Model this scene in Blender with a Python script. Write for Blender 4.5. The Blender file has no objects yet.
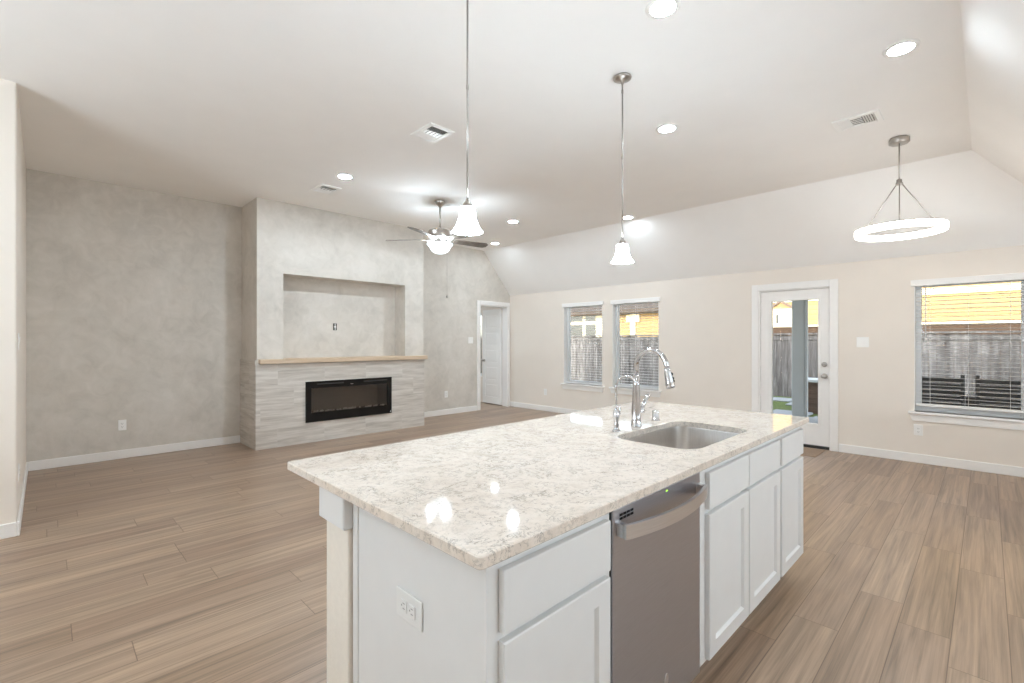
import bpy, bmesh, math, random
from mathutils import Vector, Matrix

random.seed(7)
SC = bpy.context.scene
COL = SC.collection
PI = math.pi

# ------------------------------------------------------------------ camera
cam_data = bpy.data.cameras.new('camera')
cam = bpy.data.objects.new('camera', cam_data)
COL.objects.link(cam)
cam_data.sensor_width = 36.0
cam_data.lens = 471.0 / 1024.0 * 36.0
cam_data.clip_start = 0.05
cam_data.clip_end = 300
cam.location = (0, 0, 1.36)
cam.rotation_euler = (PI / 2, 0, math.atan(1.0085) - PI / 2)
SC.camera = cam

# ------------------------------------------------------------------ world, sun, exposure
world = bpy.data.worlds.new('world')
SC.world = world
world.use_nodes = True
wn = world.node_tree.nodes
wl = world.node_tree.links
wn.clear()
sky = wn.new('ShaderNodeTexSky')
sky.sky_type = 'NISHITA'
sky.sun_disc = False
sky.sun_elevation = math.radians(22)
sky.sun_rotation = math.radians(-90)
sky.air_density = 1.0
sky.dust_density = 1.5
bgn = wn.new('ShaderNodeBackground')
bgn.inputs['Strength'].default_value = 0.8
won = wn.new('ShaderNodeOutputWorld')
hsv = wn.new('ShaderNodeHueSaturation')
hsv.inputs['Saturation'].default_value = 0.45
wl.new(sky.outputs[0], hsv.inputs['Color'])
wl.new(hsv.outputs[0], bgn.inputs[0])
wl.new(bgn.outputs[0], won.inputs[0])

sun_data = bpy.data.lights.new('sun', 'SUN')
sun_data.energy = 0.6
sun_data.angle = math.radians(0.6)
sun_data.color = (1.0, 0.85, 0.62)
sun = bpy.data.objects.new('sun', sun_data)
COL.objects.link(sun)
sun.location = (-20, 8, 12)
sun.rotation_euler = Vector((1.0, -0.12, -0.20)).to_track_quat('-Z', 'Y').to_euler()

SC.view_settings.view_transform = 'Standard'
SC.view_settings.look = 'None'
SC.view_settings.gamma = 1.0
SC.view_settings.use_curve_mapping = False
SC.view_settings.exposure = 0.66
SC.cycles.max_bounces = 14
SC.cycles.diffuse_bounces = 10
SC.cycles.glossy_bounces = 5
SC.cycles.transparent_max_bounces = 12
SC.cycles.sample_clamp_indirect = 20.0
SC.cycles.caustics_reflective = False
SC.cycles.caustics_refractive = False

XB, YB = -3.2, -2.3     # walls behind the photographer

LENS_POWER = 100.0      # recessed ceiling lights
LIVING_LENS_POWER = 500.0  # those over the living area, set stronger to brighten that area
SHADE_POWER = 54.0      # pendant shades
BOWL_POWER = 1.3      # fan light bowl
FAN_BULB_WATTS = 9.0  # bulbs in the fan's bowl
RING_POWER = 11.0      # ring chandelier

# added fill lights without windows or fixtures: two behind the camera, one in bedroom
for nm, loc, rot, sx, sy, en in (
        ('back_wall_fill', (XB + 0.06, 2.35, 1.70), (0, -PI / 2 - 0.95, 0), 1.5, 2.2, 120),
        ('kitchen_side_fill', (2.6, YB + 0.06, 1.55), (PI / 2 + 0.80, 0, 0), 5.0, 1.1, 92),
        ('bedroom_fill', (5.4, 8.9, 2.58), (0, 0, 0), 0.5, 0.5, 24)):
    ld = bpy.data.lights.new(nm, 'AREA')
    ld.shape = 'RECTANGLE'
    ld.size = sx
    ld.size_y = sy
    ld.energy = en
    ld.color = (0.72, 0.87, 1.0)
    lo = bpy.data.objects.new(nm, ld)
    lo.location = loc
    lo.rotation_euler = rot
    COL.objects.link(lo)


# ------------------------------------------------------------------ colour + node helpers
def lin(r, g, b):
    out = []
    for v in (r, g, b):
        v /= 255.0
        out.append(v / 12.92 if v <= 0.04045 else ((v + 0.055) / 1.055) ** 2.4)
    return (out[0], out[1], out[2], 1.0)


class NT:
    def __init__(self, name):
        self.m = bpy.data.materials.new(name)
        self.m.use_nodes = True
        self.t = self.m.node_tree
        self.t.nodes.clear()
        self.out = self.n('ShaderNodeOutputMaterial')

    def n(self, typ, **props):
        nd = self.t.nodes.new(typ)
        for k, v in props.items():
            setattr(nd, k, v)
        return nd

    def put(self, sock, v):
        if hasattr(v, 'is_output') and v.is_output:
            self.t.links.new(v, sock)
        elif v is not None:
            sock.default_value = v

    def math(self, op, a, b=None, c=None):
        nd = self.n('ShaderNodeMath', operation=op)
        self.put(nd.inputs[0], a)
        if b is not None:
            self.put(nd.inputs[1], b)
        if c is not None:
            self.put(nd.inputs[2], c)
        return nd.outputs[0]

    def pos(self):
        return self.n('ShaderNodeNewGeometry').outputs['Position']

    def obj(self):
        return self.n('ShaderNodeTexCoord').outputs['Object']

    def mapping(self, vec, scale=(1, 1, 1), loc=(0, 0, 0), rot=(0, 0, 0)):
        nd = self.n('ShaderNodeMapping')
        self.t.links.new(vec, nd.inputs[0])
        nd.inputs['Scale'].default_value = scale
        nd.inputs['Location'].default_value = loc
        nd.inputs['Rotation'].default_value = rot
        return nd.outputs[0]

    def noise(self, vec, scale, detail=4, rough=0.55, dist=0.0, out='Fac'):
        nd = self.n('ShaderNodeTexNoise')
        self.put(nd.inputs['Vector'], vec)
        nd.inputs['Scale'].default_value = scale
        nd.inputs['Detail'].default_value = detail
        nd.inputs['Roughness'].default_value = rough
        nd.inputs['Distortion'].default_value = dist
        return nd.outputs[out]

    def ramp(self, fac, stops, interp='LINEAR'):
        nd = self.n('ShaderNodeValToRGB')
        nd.color_ramp.interpolation = interp
        el = nd.color_ramp.elements
        while len(el) < len(stops):
            el.new(0.5)
        for e, (p, c) in zip(el, stops):
            e.position = p
            e.color = c if hasattr(c, '__len__') else (c, c, c, 1)
        self.put(nd.inputs[0], fac)
        return nd.outputs[0]

    def mix(self, fac, a, b, blend='MIX'):
        nd = self.n('ShaderNodeMix', data_type='RGBA', blend_type=blend)
        self.put(nd.inputs[0], fac)
        self.put(nd.inputs[6], a)
        self.put(nd.inputs[7], b)
        return nd.outputs[2]

    def bump(self, h, strength=0.2, dist=0.01):
        nd = self.n('ShaderNodeBump')
        nd.inputs['Strength'].default_value = strength
        nd.inputs['Distance'].default_value = dist
        self.put(nd.inputs['Height'], h)
        return nd.outputs[0]

    def bsdf(self, color, rough=0.5, metal=0.0, normal=None, spec=0.5, **kw):
        b = self.n('ShaderNodeBsdfPrincipled')
        self.put(b.inputs['Base Color'], color)
        self.put(b.inputs['Roughness'], rough)
        self.put(b.inputs['Metallic'], metal)
        b.inputs['Specular IOR Level'].default_value = spec
        if normal is not None:
            self.t.links.new(normal, b.inputs['Normal'])
        for k, v in kw.items():
            self.put(b.inputs[k.replace('_', ' ')], v)
        self.t.links.new(b.outputs[0], self.out.inputs[0])
        return self.m


def flat(name, col, rough=0.5, metal=0.0, spec=0.5, var=0.03, scale=14, bumpv=0.0, bscale=60):
    """a plain painted / metal surface with a slight mottling"""
    t = NT(name)
    p = t.pos()
    nz = t.noise(p, scale, 3)
    dark = tuple(c * (1 - var) for c in col[:3]) + (1,)
    lite = tuple(min(1, c * (1 + var)) for c in col[:3]) + (1,)
    c = t.ramp(nz, [(0.3, dark), (0.7, lite)])
    nrm = None
    if bumpv:
        nrm = t.bump(t.noise(p, bscale, 3), bumpv, 0.004)
    return t.bsdf(c, rough, metal, nrm, spec)


def emit(name, col, strength):
    t = NT(name)
    e = t.n('ShaderNodeEmission')
    e.inputs[0].default_value = col
    e.inputs[1].default_value = strength
    t.t.links.new(e.outputs[0], t.out.inputs[0])
    return t.m


M = {}
M['wall_paint'] = flat('warm white wall paint', lin(234, 226, 216), 0.75, spec=0.25, var=0.012, scale=3, bumpv=0.12, bscale=90)
M['ceiling_paint'] = flat('ceiling paint', lin(247, 245, 242), 0.85, spec=0.2, var=0.01, scale=3, bumpv=0.12, bscale=80)
M['trim'] = flat('white trim paint', lin(240, 238, 235), 0.35, spec=0.4, var=0.01)
M['cabinet'] = flat('white cabinet paint', lin(219, 219, 218), 0.38, spec=0.4, var=0.01)
M['knee_paint'] = flat('knee wall paint', lin(226, 219, 208), 0.75, spec=0.25, var=0.02, scale=40, bumpv=0.25, bscale=120)
M['plastic'] = flat('white plastic', lin(244, 243, 240), 0.3, var=0.005)
M['dark_slot'] = flat('dark slot', lin(40, 38, 36), 0.6)
M['vent_dark'] = flat('dark duct', lin(76, 74, 72), 0.8)
M['shade_plastic'] = flat('shaded white plastic', lin(224, 224, 222), 0.3, var=0.005)  # white plastic darkened in colour for its shaded spot on the island
M['grey_slot'] = flat('grey slot', lin(150, 150, 148), 0.6)
M['black'] = flat('black enamel', lin(10, 10, 11), 0.22, spec=0.35)
M['chrome'] = flat('polished chrome', (0.60, 0.60, 0.62, 1), 0.07, 1.0, var=0.01)
M['nickel'] = flat('brushed nickel', (0.46, 0.43, 0.40, 1), 0.30, 1.0, var=0.04)
M['blind'] = flat('white blind slat', lin(236, 235, 233), 0.45, spec=0.35, var=0.01)
M['vinyl'] = flat('white window vinyl', lin(232, 233, 234), 0.4, var=0.01)
M['oak'] = None


def plaster():
    t = NT('mottled grey plaster')
    p = t.pos()
    a = t.noise(p, 1.6, 6, 0.62, 0.6)
    b = t.noise(p, 7.0, 5, 0.6, 1.0)
    f = t.math('ADD', t.math('MULTIPLY', a, 0.6), t.math('MULTIPLY', b, 0.4))
    c = t.ramp(f, [(0.34, lin(196, 190, 181)), (0.50, lin(210, 204, 195)), (0.66, lin(220, 214, 206))])
    return t.bsdf(c, 0.6, 0, t.bump(t.noise(p, 34, 4), 0.12, 0.006), 0.3)


M['plaster'] = plaster()


def planks():
    t = NT('wood plank floor')
    p = t.pos()
    sx = t.n('ShaderNodeSeparateXYZ')
    t.t.links.new(p, sx.inputs[0])
    X, Y = sx.outputs[0], sx.outputs[1]
    W, L = 0.187, 1.22
    v = t.math('DIVIDE', t.math('ADD', Y, 20.08), W)
    row = t.math('FLOOR', v)
    wn1 = t.n('ShaderNodeTexWhiteNoise', noise_dimensions='1D')
    t.put(wn1.inputs['W'], row)
    u = t.math('ADD', t.math('DIVIDE', t.math('ADD', X, 30.0), L), t.math('MULTIPLY', wn1.outputs['Value'], 7.31))
    colm = t.math('FLOOR', u)
    cid = t.n('ShaderNodeCombineXYZ')
    t.put(cid.inputs[0], colm)
    t.put(cid.inputs[1], row)
    wn2 = t.n('ShaderNodeTexWhiteNoise', noise_dimensions='2D')
    t.t.links.new(cid.outputs[0], wn2.inputs['Vector'])
    rnd = wn2.outputs['Value']
    # grain, offset per plank
    off = t.n('ShaderNodeVectorMath', operation='SCALE')
    t.t.links.new(wn2.outputs['Color'], off.inputs[0])
    off.inputs['Scale'].default_value = 40.0
    add = t.n('ShaderNodeVectorMath', operation='ADD')
    t.t.links.new(p, add.inputs[0])
    t.t.links.new(off.outputs[0], add.inputs[1])
    g1 = t.noise(t.mapping(add.outputs[0], (0.42, 11.0, 1)), 2.2, 5, 0.6, 0.8)
    g2 = t.noise(t.mapping(add.outputs[0], (0.7, 46.0, 1)), 2.6, 4, 0.65, 0.3)
    g = t.math('ADD', t.math('MULTIPLY', g1, 0.62), t.math('MULTIPLY', g2, 0.38))
    base = t.ramp(rnd, [(0.0, lin(150, 125, 105)), (0.35, lin(158, 133, 110)), (0.7, lin(167, 143, 121)), (1.0, lin(153, 129, 109))])
    shade = t.ramp(g, [(0.34, 0.50), (0.45, 0.80), (0.53, 1.0), (0.66, 1.30)])
    c = t.mix(1.0, base, shade, 'MULTIPLY')
    # knots
    vk = t.n('ShaderNodeTexVoronoi')
    t.put(vk.inputs['Vector'], t.mapping(add.outputs[0], (1.0, 2.6, 1)))
    vk.inputs['Scale'].default_value = 1.5
    kn = t.ramp(vk.outputs['Distance'], [(0.02, 0.0), (0.09, 1.0)])
    c = t.mix(t.math('MULTIPLY', t.math('SUBTRACT', 1.0, kn), 0.5), c, lin(112, 84, 63))
    # seams
    fv = t.math('FRACT', v)
    fu = t.math('FRACT', u)
    ev = t.math('MULTIPLY', t.math('MINIMUM', fv, t.math('SUBTRACT', 1.0, fv)), W)
    eu = t.math('MULTIPLY', t.math('MINIMUM', fu, t.math('SUBTRACT', 1.0, fu)), L)
    e = t.math('MINIMUM', ev, eu)
    seam = t.ramp(t.math('DIVIDE', e, 0.006), [(0.15, 1.0), (0.45, 0.0)])
    c = t.mix(t.math('MULTIPLY', seam, 0.78), c, lin(92, 70, 54))
    rough = t.math('ADD', 0.27, t.math('MULTIPLY', g2, 0.16))
    hgt = t.math('SUBTRACT', t.math('MULTIPLY', g, 0.35), seam)
    return t.bsdf(c, rough, 0, t.bump(hgt, 0.14, 0.003), 0.8)


M['floor'] = planks()


def quartz():
    t = NT('speckled quartz')
    p = t.pos()
    a = t.noise(p, 9.0, 6, 0.72, 1.4)
    b = t.noise(t.mapping(p, (1, 1, 1), (3.1, 7.7, 1.3)), 30.0, 5, 0.72, 0.8)
    base = t.ramp(a, [(0.32, lin(207, 195, 182)), (0.5, lin(219, 208, 196)), (0.7, lin(226, 217, 207))])
    patch = t.ramp(t.noise(t.mapping(p, (1, 1, 1), (1, 8, 2)), 7.5, 4, 0.65), [(0.40, 0.35), (0.58, 1.0)])
    # broken grey threads where the distorted noise crosses its middle value
    d1 = t.math('ABSOLUTE', t.math('SUBTRACT', t.noise(t.mapping(p, (1, 1, 1), (9, 2, 5)), 24.0, 6, 0.72, 1.6), 0.5))
    v1 = t.ramp(d1, [(0.0, 1.0), (0.040, 0.0)])
    br = t.ramp(t.noise(t.mapping(p, (1, 1, 1), (4, 4, 4)), 40.0, 3, 0.6), [(0.44, 0.0), (0.54, 1.0)])
    f1 = t.math('MULTIPLY', t.math('MULTIPLY', v1, br), t.math('MULTIPLY', patch, 0.8))
    c = t.mix(f1, base, lin(112, 108, 100))
    sp = t.ramp(b, [(0.58, 0.0), (0.68, 1.0)])
    c = t.mix(t.math('MULTIPLY', sp, 0.30), c, lin(166, 160, 150))
    dk = t.ramp(t.noise(t.mapping(p, (1, 1, 1), (5, 5, 9)), 60.0, 4, 0.7, 1.0), [(0.62, 0.0), (0.70, 1.0)])
    c = t.mix(t.math('MULTIPLY', t.math('MULTIPLY', dk, patch), 0.62), c, lin(104, 102, 98))
    return t.bsdf(c, 0.045, 0, None, 0.5)


M['quartz'] = quartz()


def stone_tile():
    t = NT('striated stone tile')
    p = t.pos()
    s = t.n('ShaderNodeSeparateXYZ')
    t.t.links.new(p, s.inputs[0])
    H, L = 0.2665, 0.61
    v = t.math('DIVIDE', t.math('ADD', s.outputs[2], 0.0), H)
    row = t.math('FLOOR', v)
    uu = t.math('ADD', s.outputs[0], s.outputs[1])
    u = t.math('ADD', t.math('DIVIDE', uu, L), t.math('MULTIPLY', row, 0.33))
    colm = t.math('FLOOR', u)
    cid = t.n('ShaderNodeCombineXYZ')
    t.put(cid.inputs[0], colm)
    t.put(cid.inputs[1], row)
    w2 = t.n('ShaderNodeTexWhiteNoise', noise_dimensions='2D')
    t.t.links.new(cid.outputs[0], w2.inputs['Vector'])
    sc_ = t.n('ShaderNodeVectorMath', operation='SCALE')
    t.t.links.new(w2.outputs['Color'], sc_.inputs[0])
    sc_.inputs['Scale'].default_value = 13
    ad = t.n('ShaderNodeVectorMath', operation='ADD')
    t.t.links.new(p, ad.inputs[0])
    t.t.links.new(sc_.outputs[0], ad.inputs[1])
    g = t.noise(t.mapping(ad.outputs[0], (0.9, 0.9, 12)), 1.7, 5, 0.62, 0.35)
    g2 = t.noise(t.mapping(ad.outputs[0], (2.0, 2.0, 34)), 2.0, 4, 0.6)
    gg = t.math('ADD', t.math('MULTIPLY', g, 0.7), t.math('MULTIPLY', g2, 0.3))
    c = t.ramp(gg, [(0.30, lin(164, 156, 147)), (0.45, lin(191, 184, 175)), (0.56, lin(207, 201, 193)), (0.72, lin(221, 216, 209))])
    fv, fu = t.math('FRACT', v), t.math('FRACT', u)
    ev = t.math('MULTIPLY', t.math('MINIMUM', fv, t.math('SUBTRACT', 1.0, fv)), H)
    eu = t.math('MULTIPLY', t.math('MINIMUM', fu, t.math('SUBTRACT', 1.0, fu)), L)
    seam = t.math('LESS_THAN', t.math('MINIMUM', ev, eu), 0.0016)
    c = t.mix(t.math('MULTIPLY', seam, 0.6), c, lin(205, 202, 196))
    return t.bsdf(c, 0.45, 0, None, 0.4)


M['tile'] = stone_tile()


def wood(name, ca, cb, cc, scale=(1, 12, 12), rough=0.45):
    t = NT(name)
    p = t.pos()
    g = t.noise(t.mapping(p, scale), 2.5, 5, 0.6, 0.6)
    return t.bsdf(t.ramp(g, [(0.3, ca), (0.5, cb), (0.7, cc)]), rough, 0, None, 0.4)


M['oak'] = wood('pale oak', lin(190, 168, 142), lin(206, 184, 158), lin(216, 197, 174))
M['blade'] = wood('grey brown fan blade', lin(92, 84, 76), lin(118, 108, 98), lin(134, 124, 112), (6, 6, 6), 0.35)


def stainless(name, c0, c1, rough, scale):
    t = NT(name)
    p = t.pos()
    g = t.noise(t.mapping(p, scale), 3.0, 3, 0.6)
    c = t.ramp(g, [(0.3, c0), (0.7, c1)])
    r = t.math('ADD', rough, t.math('MULTIPLY', g, 0.10))
    return t.bsdf(c, r, 1.0, t.bump(g, 0.05, 0.001), 0.5)


M['steel'] = stainless('brushed stainless steel', (0.46, 0.465, 0.50, 1), (0.53, 0.535, 0.575, 1), 0.30, (3, 3, 160))
M['handle_steel'] = stainless('handle stainless steel', (0.68, 0.675, 0.685, 1), (0.76, 0.755, 0.765, 1), 0.26, (3, 3, 120))
M['sink_steel'] = stainless('sink stainless steel', (0.66, 0.63, 0.60, 1), (0.74, 0.71, 0.68, 1), 0.26, (60, 60, 3))


def glass(name, tint, refl=0.09):
    t = NT(name)
    tr = t.n('ShaderNodeBsdfTransparent')
    tr.inputs[0].default_value = tint
    gl = t.n('ShaderNodeBsdfGlossy')
    gl.inputs['Roughness'].default_value = 0.02
    lw = t.n('ShaderNodeFresnel')
    lw.inputs[0].default_value = 1.35
    mx = t.n('ShaderNodeMixShader')
    t.t.links.new(t.math('MULTIPLY', lw.outputs[0], refl / 0.05), mx.inputs[0])
    t.t.links.new(tr.outputs[0], mx.inputs[1])
    t.t.links.new(gl.outputs[0], mx.inputs[2])
    t.t.links.new(mx.outputs[0], t.out.inputs[0])
    return t.m


M['glass'] = glass('window glass', (0.94, 0.96, 0.96, 1), 0.04)
M['smoked'] = glass('smoked fireplace glass', (0.80, 0.78, 0.76, 1), 0.10)


def lamp_glass(name, col, strength):
    """frosted glass that glows: emission plus a soft gloss"""
    t = NT(name)
    b = t.n('ShaderNodeBsdfPrincipled')
    b.inputs['Base Color'].default_value = (0.9, 0.9, 0.88, 1)
    b.inputs['Roughness'].default_value = 0.25
    b.inputs['Emission Color'].default_value = col
    b.inputs['Emission Strength'].default_value = strength
    t.t.links.new(b.outputs[0], t.out.inputs[0])
    return t.m


WARM = (0.76, 0.89, 1.0, 1)
M['lens'] = emit('recessed light lens', WARM, LENS_POWER)
M['living_lens'] = emit('living area recessed light lens', WARM, LIVING_LENS_POWER)
M['shade'] = lamp_glass('glowing frosted pendant glass', WARM, SHADE_POWER)
M['bowl'] = lamp_glass('glowing frosted bowl glass', WARM, BOWL_POWER)
M['ring'] = emit('glowing ring diffuser', (1.0, 0.95, 0.88, 1), RING_POWER)
M['led'] = emit('green indicator', (0.5, 1.0, 0.1, 1), 1.2)

# outside
M['fence'] = None


def fence_mat():
    t = NT('weathered fence boards')
    p = t.pos()
    g = t.noise(t.mapping(p, (9, 9, 0.9)), 2.6, 5, 0.65, 0.5)
    s = t.n('ShaderNodeSeparateXYZ')
    t.t.links.new(p, s.inputs[0])
    wn_ = t.n('ShaderNodeTexWhiteNoise', noise_dimensions='1D')
    t.put(wn_.inputs['W'], t.math('FLOOR', t.math('DIVIDE', s.outputs[1], 0.145)))
    c = t.ramp(g, [(0.28, lin(70, 66, 65)), (0.5, lin(104, 100, 99)), (0.70, lin(140, 137, 136))])
    c = t.mix(1.0, c, t.ramp(wn_.outputs['Value'], [(0, 0.62), (1, 1.15)]), 'MULTIPLY')
    return t.bsdf(c, 0.85, 0, t.bump(g, 0.3, 0.01), 0.2)


M['fence'] = fence_mat()


def siding():
    t = NT('cream lap siding')
    p = t.pos()
    s = t.n('ShaderNodeSeparateXYZ')
    t.t.links.new(p, s.inputs[0])
    fr = t.math('FRACT', t.math('DIVIDE', s.outputs[2], 0.18))
    c = t.ramp(fr, [(0.0, lin(92, 70, 46)), (0.10, lin(150, 124, 86)), (1.0, lin(160, 134, 96))])
    return t.bsdf(c, 0.8, 0, t.bump(fr, 0.4, 0.02), 0.2)


M['siding'] = siding()
M['cream'] = flat('cream house trim', lin(206, 194, 168), 0.7, var=0.02)
M['roof_shingle'] = flat('brown roof shingle', lin(70, 60, 52), 0.9, var=0.25, scale=9)
M['band'] = flat('brown brick base', lin(66, 48, 34), 0.9, var=0.2, scale=8)
M['house_glass'] = flat('dark house window glass', lin(52, 56, 56), 0.12, var=0.1, scale=2)
M['concrete'] = flat('pale concrete', lin(150, 152, 152), 0.85, var=0.06, scale=5)
M['post_grey'] = flat('grey painted post', lin(188, 190, 190), 0.7, var=0.03, scale=4)
M['wicker'] = flat('charcoal woven patio plastic', lin(52, 50, 51), 0.7, var=0.2, scale=50)
M['dark_wood'] = wood('dark brown planter wood', lin(66, 50, 42), lin(86, 66, 55), lin(100, 80, 68), (1, 1, 14))


def grass_mat():
    t = NT('lawn grass')
    p = t.pos()
    g = t.noise(p, 26, 5, 0.7)
    g2 = t.noise(p, 1.3, 3)
    c = t.ramp(g, [(0.3, lin(52, 70, 32)), (0.55, lin(80, 100, 48)), (0.75, lin(108, 122, 68))])
    c = t.mix(t.math('MULTIPLY', g2, 0.4), c, lin(140, 134, 96))
    return t.bsdf(c, 0.9, 0, t.bump(g, 0.6, 0.03), 0.15)


M['grass'] = grass_mat()
M['mat_fabric'] = flat('taupe door mat', lin(160, 138, 118), 0.95, var=0.08, scale=60, bumpv=0.4, bscale=240)
M['crystal'] = flat('clear ember crystal', lin(226, 224, 220), 0.2, var=0.1, scale=80)


# ------------------------------------------------------------------ mesh helpers
def box(bm, x0, x1, y0, y1, z0, z1, bev=0.0, seg=2):
    if x0 > x1: x0, x1 = x1, x0
    if y0 > y1: y0, y1 = y1, y0
    if z0 > z1: z0, z1 = z1, z0
    vs = [bm.verts.new(c) for c in ((x0, y0, z0), (x1, y0, z0), (x1, y1, z0), (x0, y1, z0),
                                    (x0, y0, z1), (x1, y0, z1), (x1, y1, z1), (x0, y1, z1))]
    fs = [bm.faces.new([vs[i] for i in q]) for q in ((3, 2, 1, 0), (4, 5, 6, 7), (0, 1, 5, 4), (1, 2, 6, 5), (2, 3, 7, 6), (3, 0, 4, 7))]
    if bev > 0:
        es = list({e for f in fs for e in f.edges})
        bmesh.ops.bevel(bm, geom=es, offset=bev, segments=seg, affect='EDGES', profile=0.5)


def poly_prism(bm, pts, vec):
    """pts: planar loop of 3-D points, extruded by vec"""
    vec = Vector(vec)
    a = [bm.verts.new(p) for p in pts]
    b = [bm.verts.new(Vector(p) + vec) for p in pts]
    bm.faces.new(a)
    bm.faces.new(list(reversed(b)))
    n = len(pts)
    for i in range(n):
        bm.faces.new((a[i], b[i], b[(i + 1) % n], a[(i + 1) % n]))


def frame_of(d):
    d = Vector(d).normalized()
    up = Vector((0, 0, 1)) if abs(d.z) < 0.95 else Vector((1, 0, 0))
    u = d.cross(up).normalized()
    return u, u.cross(d).normalized()


def tube(bm, pts, rad, seg=16, cap=True):
    """round tube along a path; rad a number or one per point"""
    pts = [Vector(p) for p in pts]
    n = len(pts)
    rs = rad if hasattr(rad, '__len__') else [rad] * n
    rings = []
    u = None
    for i, p in enumerate(pts):
        if i == 0: d = pts[1] - pts[0]
        elif i == n - 1: d = pts[-1] - pts[-2]
        else: d = (pts[i + 1] - p).normalized() + (p - pts[i - 1]).normalized()
        d.normalize()
        if u is None:
            u, v = frame_of(d)
        else:
            u = (u - d * u.dot(d)).normalized()
        v = d.cross(u).normalized()
        rings.append([bm.verts.new(p + (u * math.cos(2 * PI * k / seg) + v * math.sin(2 * PI * k / seg)) * rs[i]) for k in range(seg)])
    for a, b in zip(rings, rings[1:]):
        for k in range(seg):
            f = bm.faces.new((a[k], a[(k + 1) % seg], b[(k + 1) % seg], b[k]))
            f.smooth = True
    if cap:
        bm.faces.new(list(reversed(rings[0])))
        bm.faces.new(rings[-1])


def lathe(bm, prof, c, seg=32, cap=True):
    """prof: (radius, z) list turned about the vertical through c"""
    rings = []
    for r, z in prof:
        rings.append([bm.verts.new((c[0] + r * math.cos(2 * PI * k / seg), c[1] + r * math.sin(2 * PI * k / seg), c[2] + z)) for k in range(seg)])
    for a, b in zip(rings, rings[1:]):
        for k in range(seg):
            f = bm.faces.new((a[k], a[(k + 1) % seg], b[(k + 1) % seg], b[k]))
            f.smooth = True
    if cap:
        bm.faces.new(list(reversed(rings[0])))
        bm.faces.new(rings[-1])


def sphere(bm, c, r, seg=16, sz=1.0):
    mt = Matrix.Translation(c) @ Matrix.Diagonal((r, r, r * sz, 1))
    bmesh.ops.create_uvsphere(bm, u_segments=seg, v_segments=seg // 2, radius=1, matrix=mt)
    for f in bm.faces:
        if len(f.verts) <= 4 and (f.calc_center_median() - Vector(c)).length < r * 1.01:
            f.smooth = True


def obj(name, bm, mat, parent=None, base=None):
    """links bm (built in world coordinates) as ONE mesh object"""
    bmesh.ops.recalc_face_normals(bm, faces=bm.faces[:])
    if parent is not None:
        org = Vector(parent['_org'])
    elif base is not None:
        org = Vector(base)
    else:
        xs = [v.co for v in bm.verts]
        org = Vector(((min(v.x for v in xs) + max(v.x for v in xs)) / 2, (min(v.y for v in xs) + max(v.y for v in xs)) / 2, min(v.z for v in xs)))
    bmesh.ops.translate(bm, verts=bm.verts[:], vec=-org)
    me = bpy.data.meshes.new(name)
    bm.to_mesh(me)
    bm.free()
    me.materials.append(mat)
    o = bpy.data.objects.new(name, me)
    COL.objects.link(o)
    if parent is not None:
        o.parent = parent
    else:
        o.location = org
    o['_org'] = tuple(org)
    return o


def tag(o, label, cat, group=None):
    o['label'] = label
    o['category'] = cat
    if group: o['group'] = group
    return o


def thing(name, label, cat, loc, group=None):
    o = bpy.data.objects.new(name, None)
    o.empty_display_size = 0.1
    COL.objects.link(o)
    o.location = loc
    o['_org'] = tuple(loc)
    return tag(o, label, cat, group)


def struct(name, bm, mat, parent=None, base=(0, 0, 0)):
    o = obj(name, bm, mat, parent, base)
    if parent is None:
        o['kind'] = 'structure'
    return o


def setting(name, loc=(0, 0, 0), label=None):
    o = bpy.data.objects.new(name, None)
    COL.objects.link(o)
    o.location = loc
    o['_org'] = tuple(loc)
    o['kind'] = 'structure'
    if label: o['label'] = label
    return o


def dup(root, loc, label, group=None):
    r = root.copy()
    COL.objects.link(r)
    r.location = loc
    r['label'] = label
    if group: r['group'] = group
    for ch in list(root.children):
        c = ch.copy()
        COL.objects.link(c)
        c.parent = r
        for g in list(ch.children):
            d = g.copy()
            COL.objects.link(d)
            d.parent = c
    return r


def B():
    return bmesh.new()


# ------------------------------------------------------------------ the room
XW = 6.96       # window wall (inner face)
YF = 7.08       # fireplace wall (inner face)
ZC = 3.17       # flat ceiling
ZL = 2.325      # low edge of the sloped ceiling
XF = 6.22       # where the window-side slope starts
YS = 0.10       # where the right-hand slope starts
YS2 = -0.76     # where it ends
XB, YB = -3.2, -2.3
SX, SY = -0.14, 4.78   # corner of the wall that steps out at the left
WO = 7.12       # outer face of the window wall
YO = 7.22

bm = B()
box(bm, XB - 0.1, WO, YB - 0.1, 11.6, -0.12, 0)
struct('floor', bm, M['floor'])

# ceiling: flat part, the two slopes meeting in a hip, low part behind
bm = B()
hx = XW + 0.08
zl2 = ZL - (0.08) * (ZC - ZL) / (XW - XF)
A_ = bm.verts.new((XB, YS, ZC)); B_ = bm.verts.new((XF, YS, ZC)); C_ = bm.verts.new((XF, YF + 0.1, ZC)); D_ = bm.verts.new((XB, YF + 0.1, ZC))
E_ = bm.verts.new((hx, YF + 0.1, zl2)); F_ = bm.verts.new((hx, YS2 - 0.093, zl2)); G_ = bm.verts.new((XB, YS2 - 0.093, zl2))
H_ = bm.verts.new((XB, YB - 0.1, zl2)); I_ = bm.verts.new((hx, YB - 0.1, zl2))
for q in ((A_, B_, C_, D_), (B_, F_, E_, C_), (A_, G_, F_, B_), (G_, H_, I_, F_)):
    bm.faces.new(q)
top = [bm.verts.new(v.co + Vector((0, 0, 0.12))) for v in (A_, B_, C_, D_, E_, F_, G_, H_, I_)]
a, b, c, d, e, f, g, h, i = top
for q in ((d, c, b, a), (c, e, f, b), (b, f, g, a), (f, i, h, g)):
    bm.faces.new(q)
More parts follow.
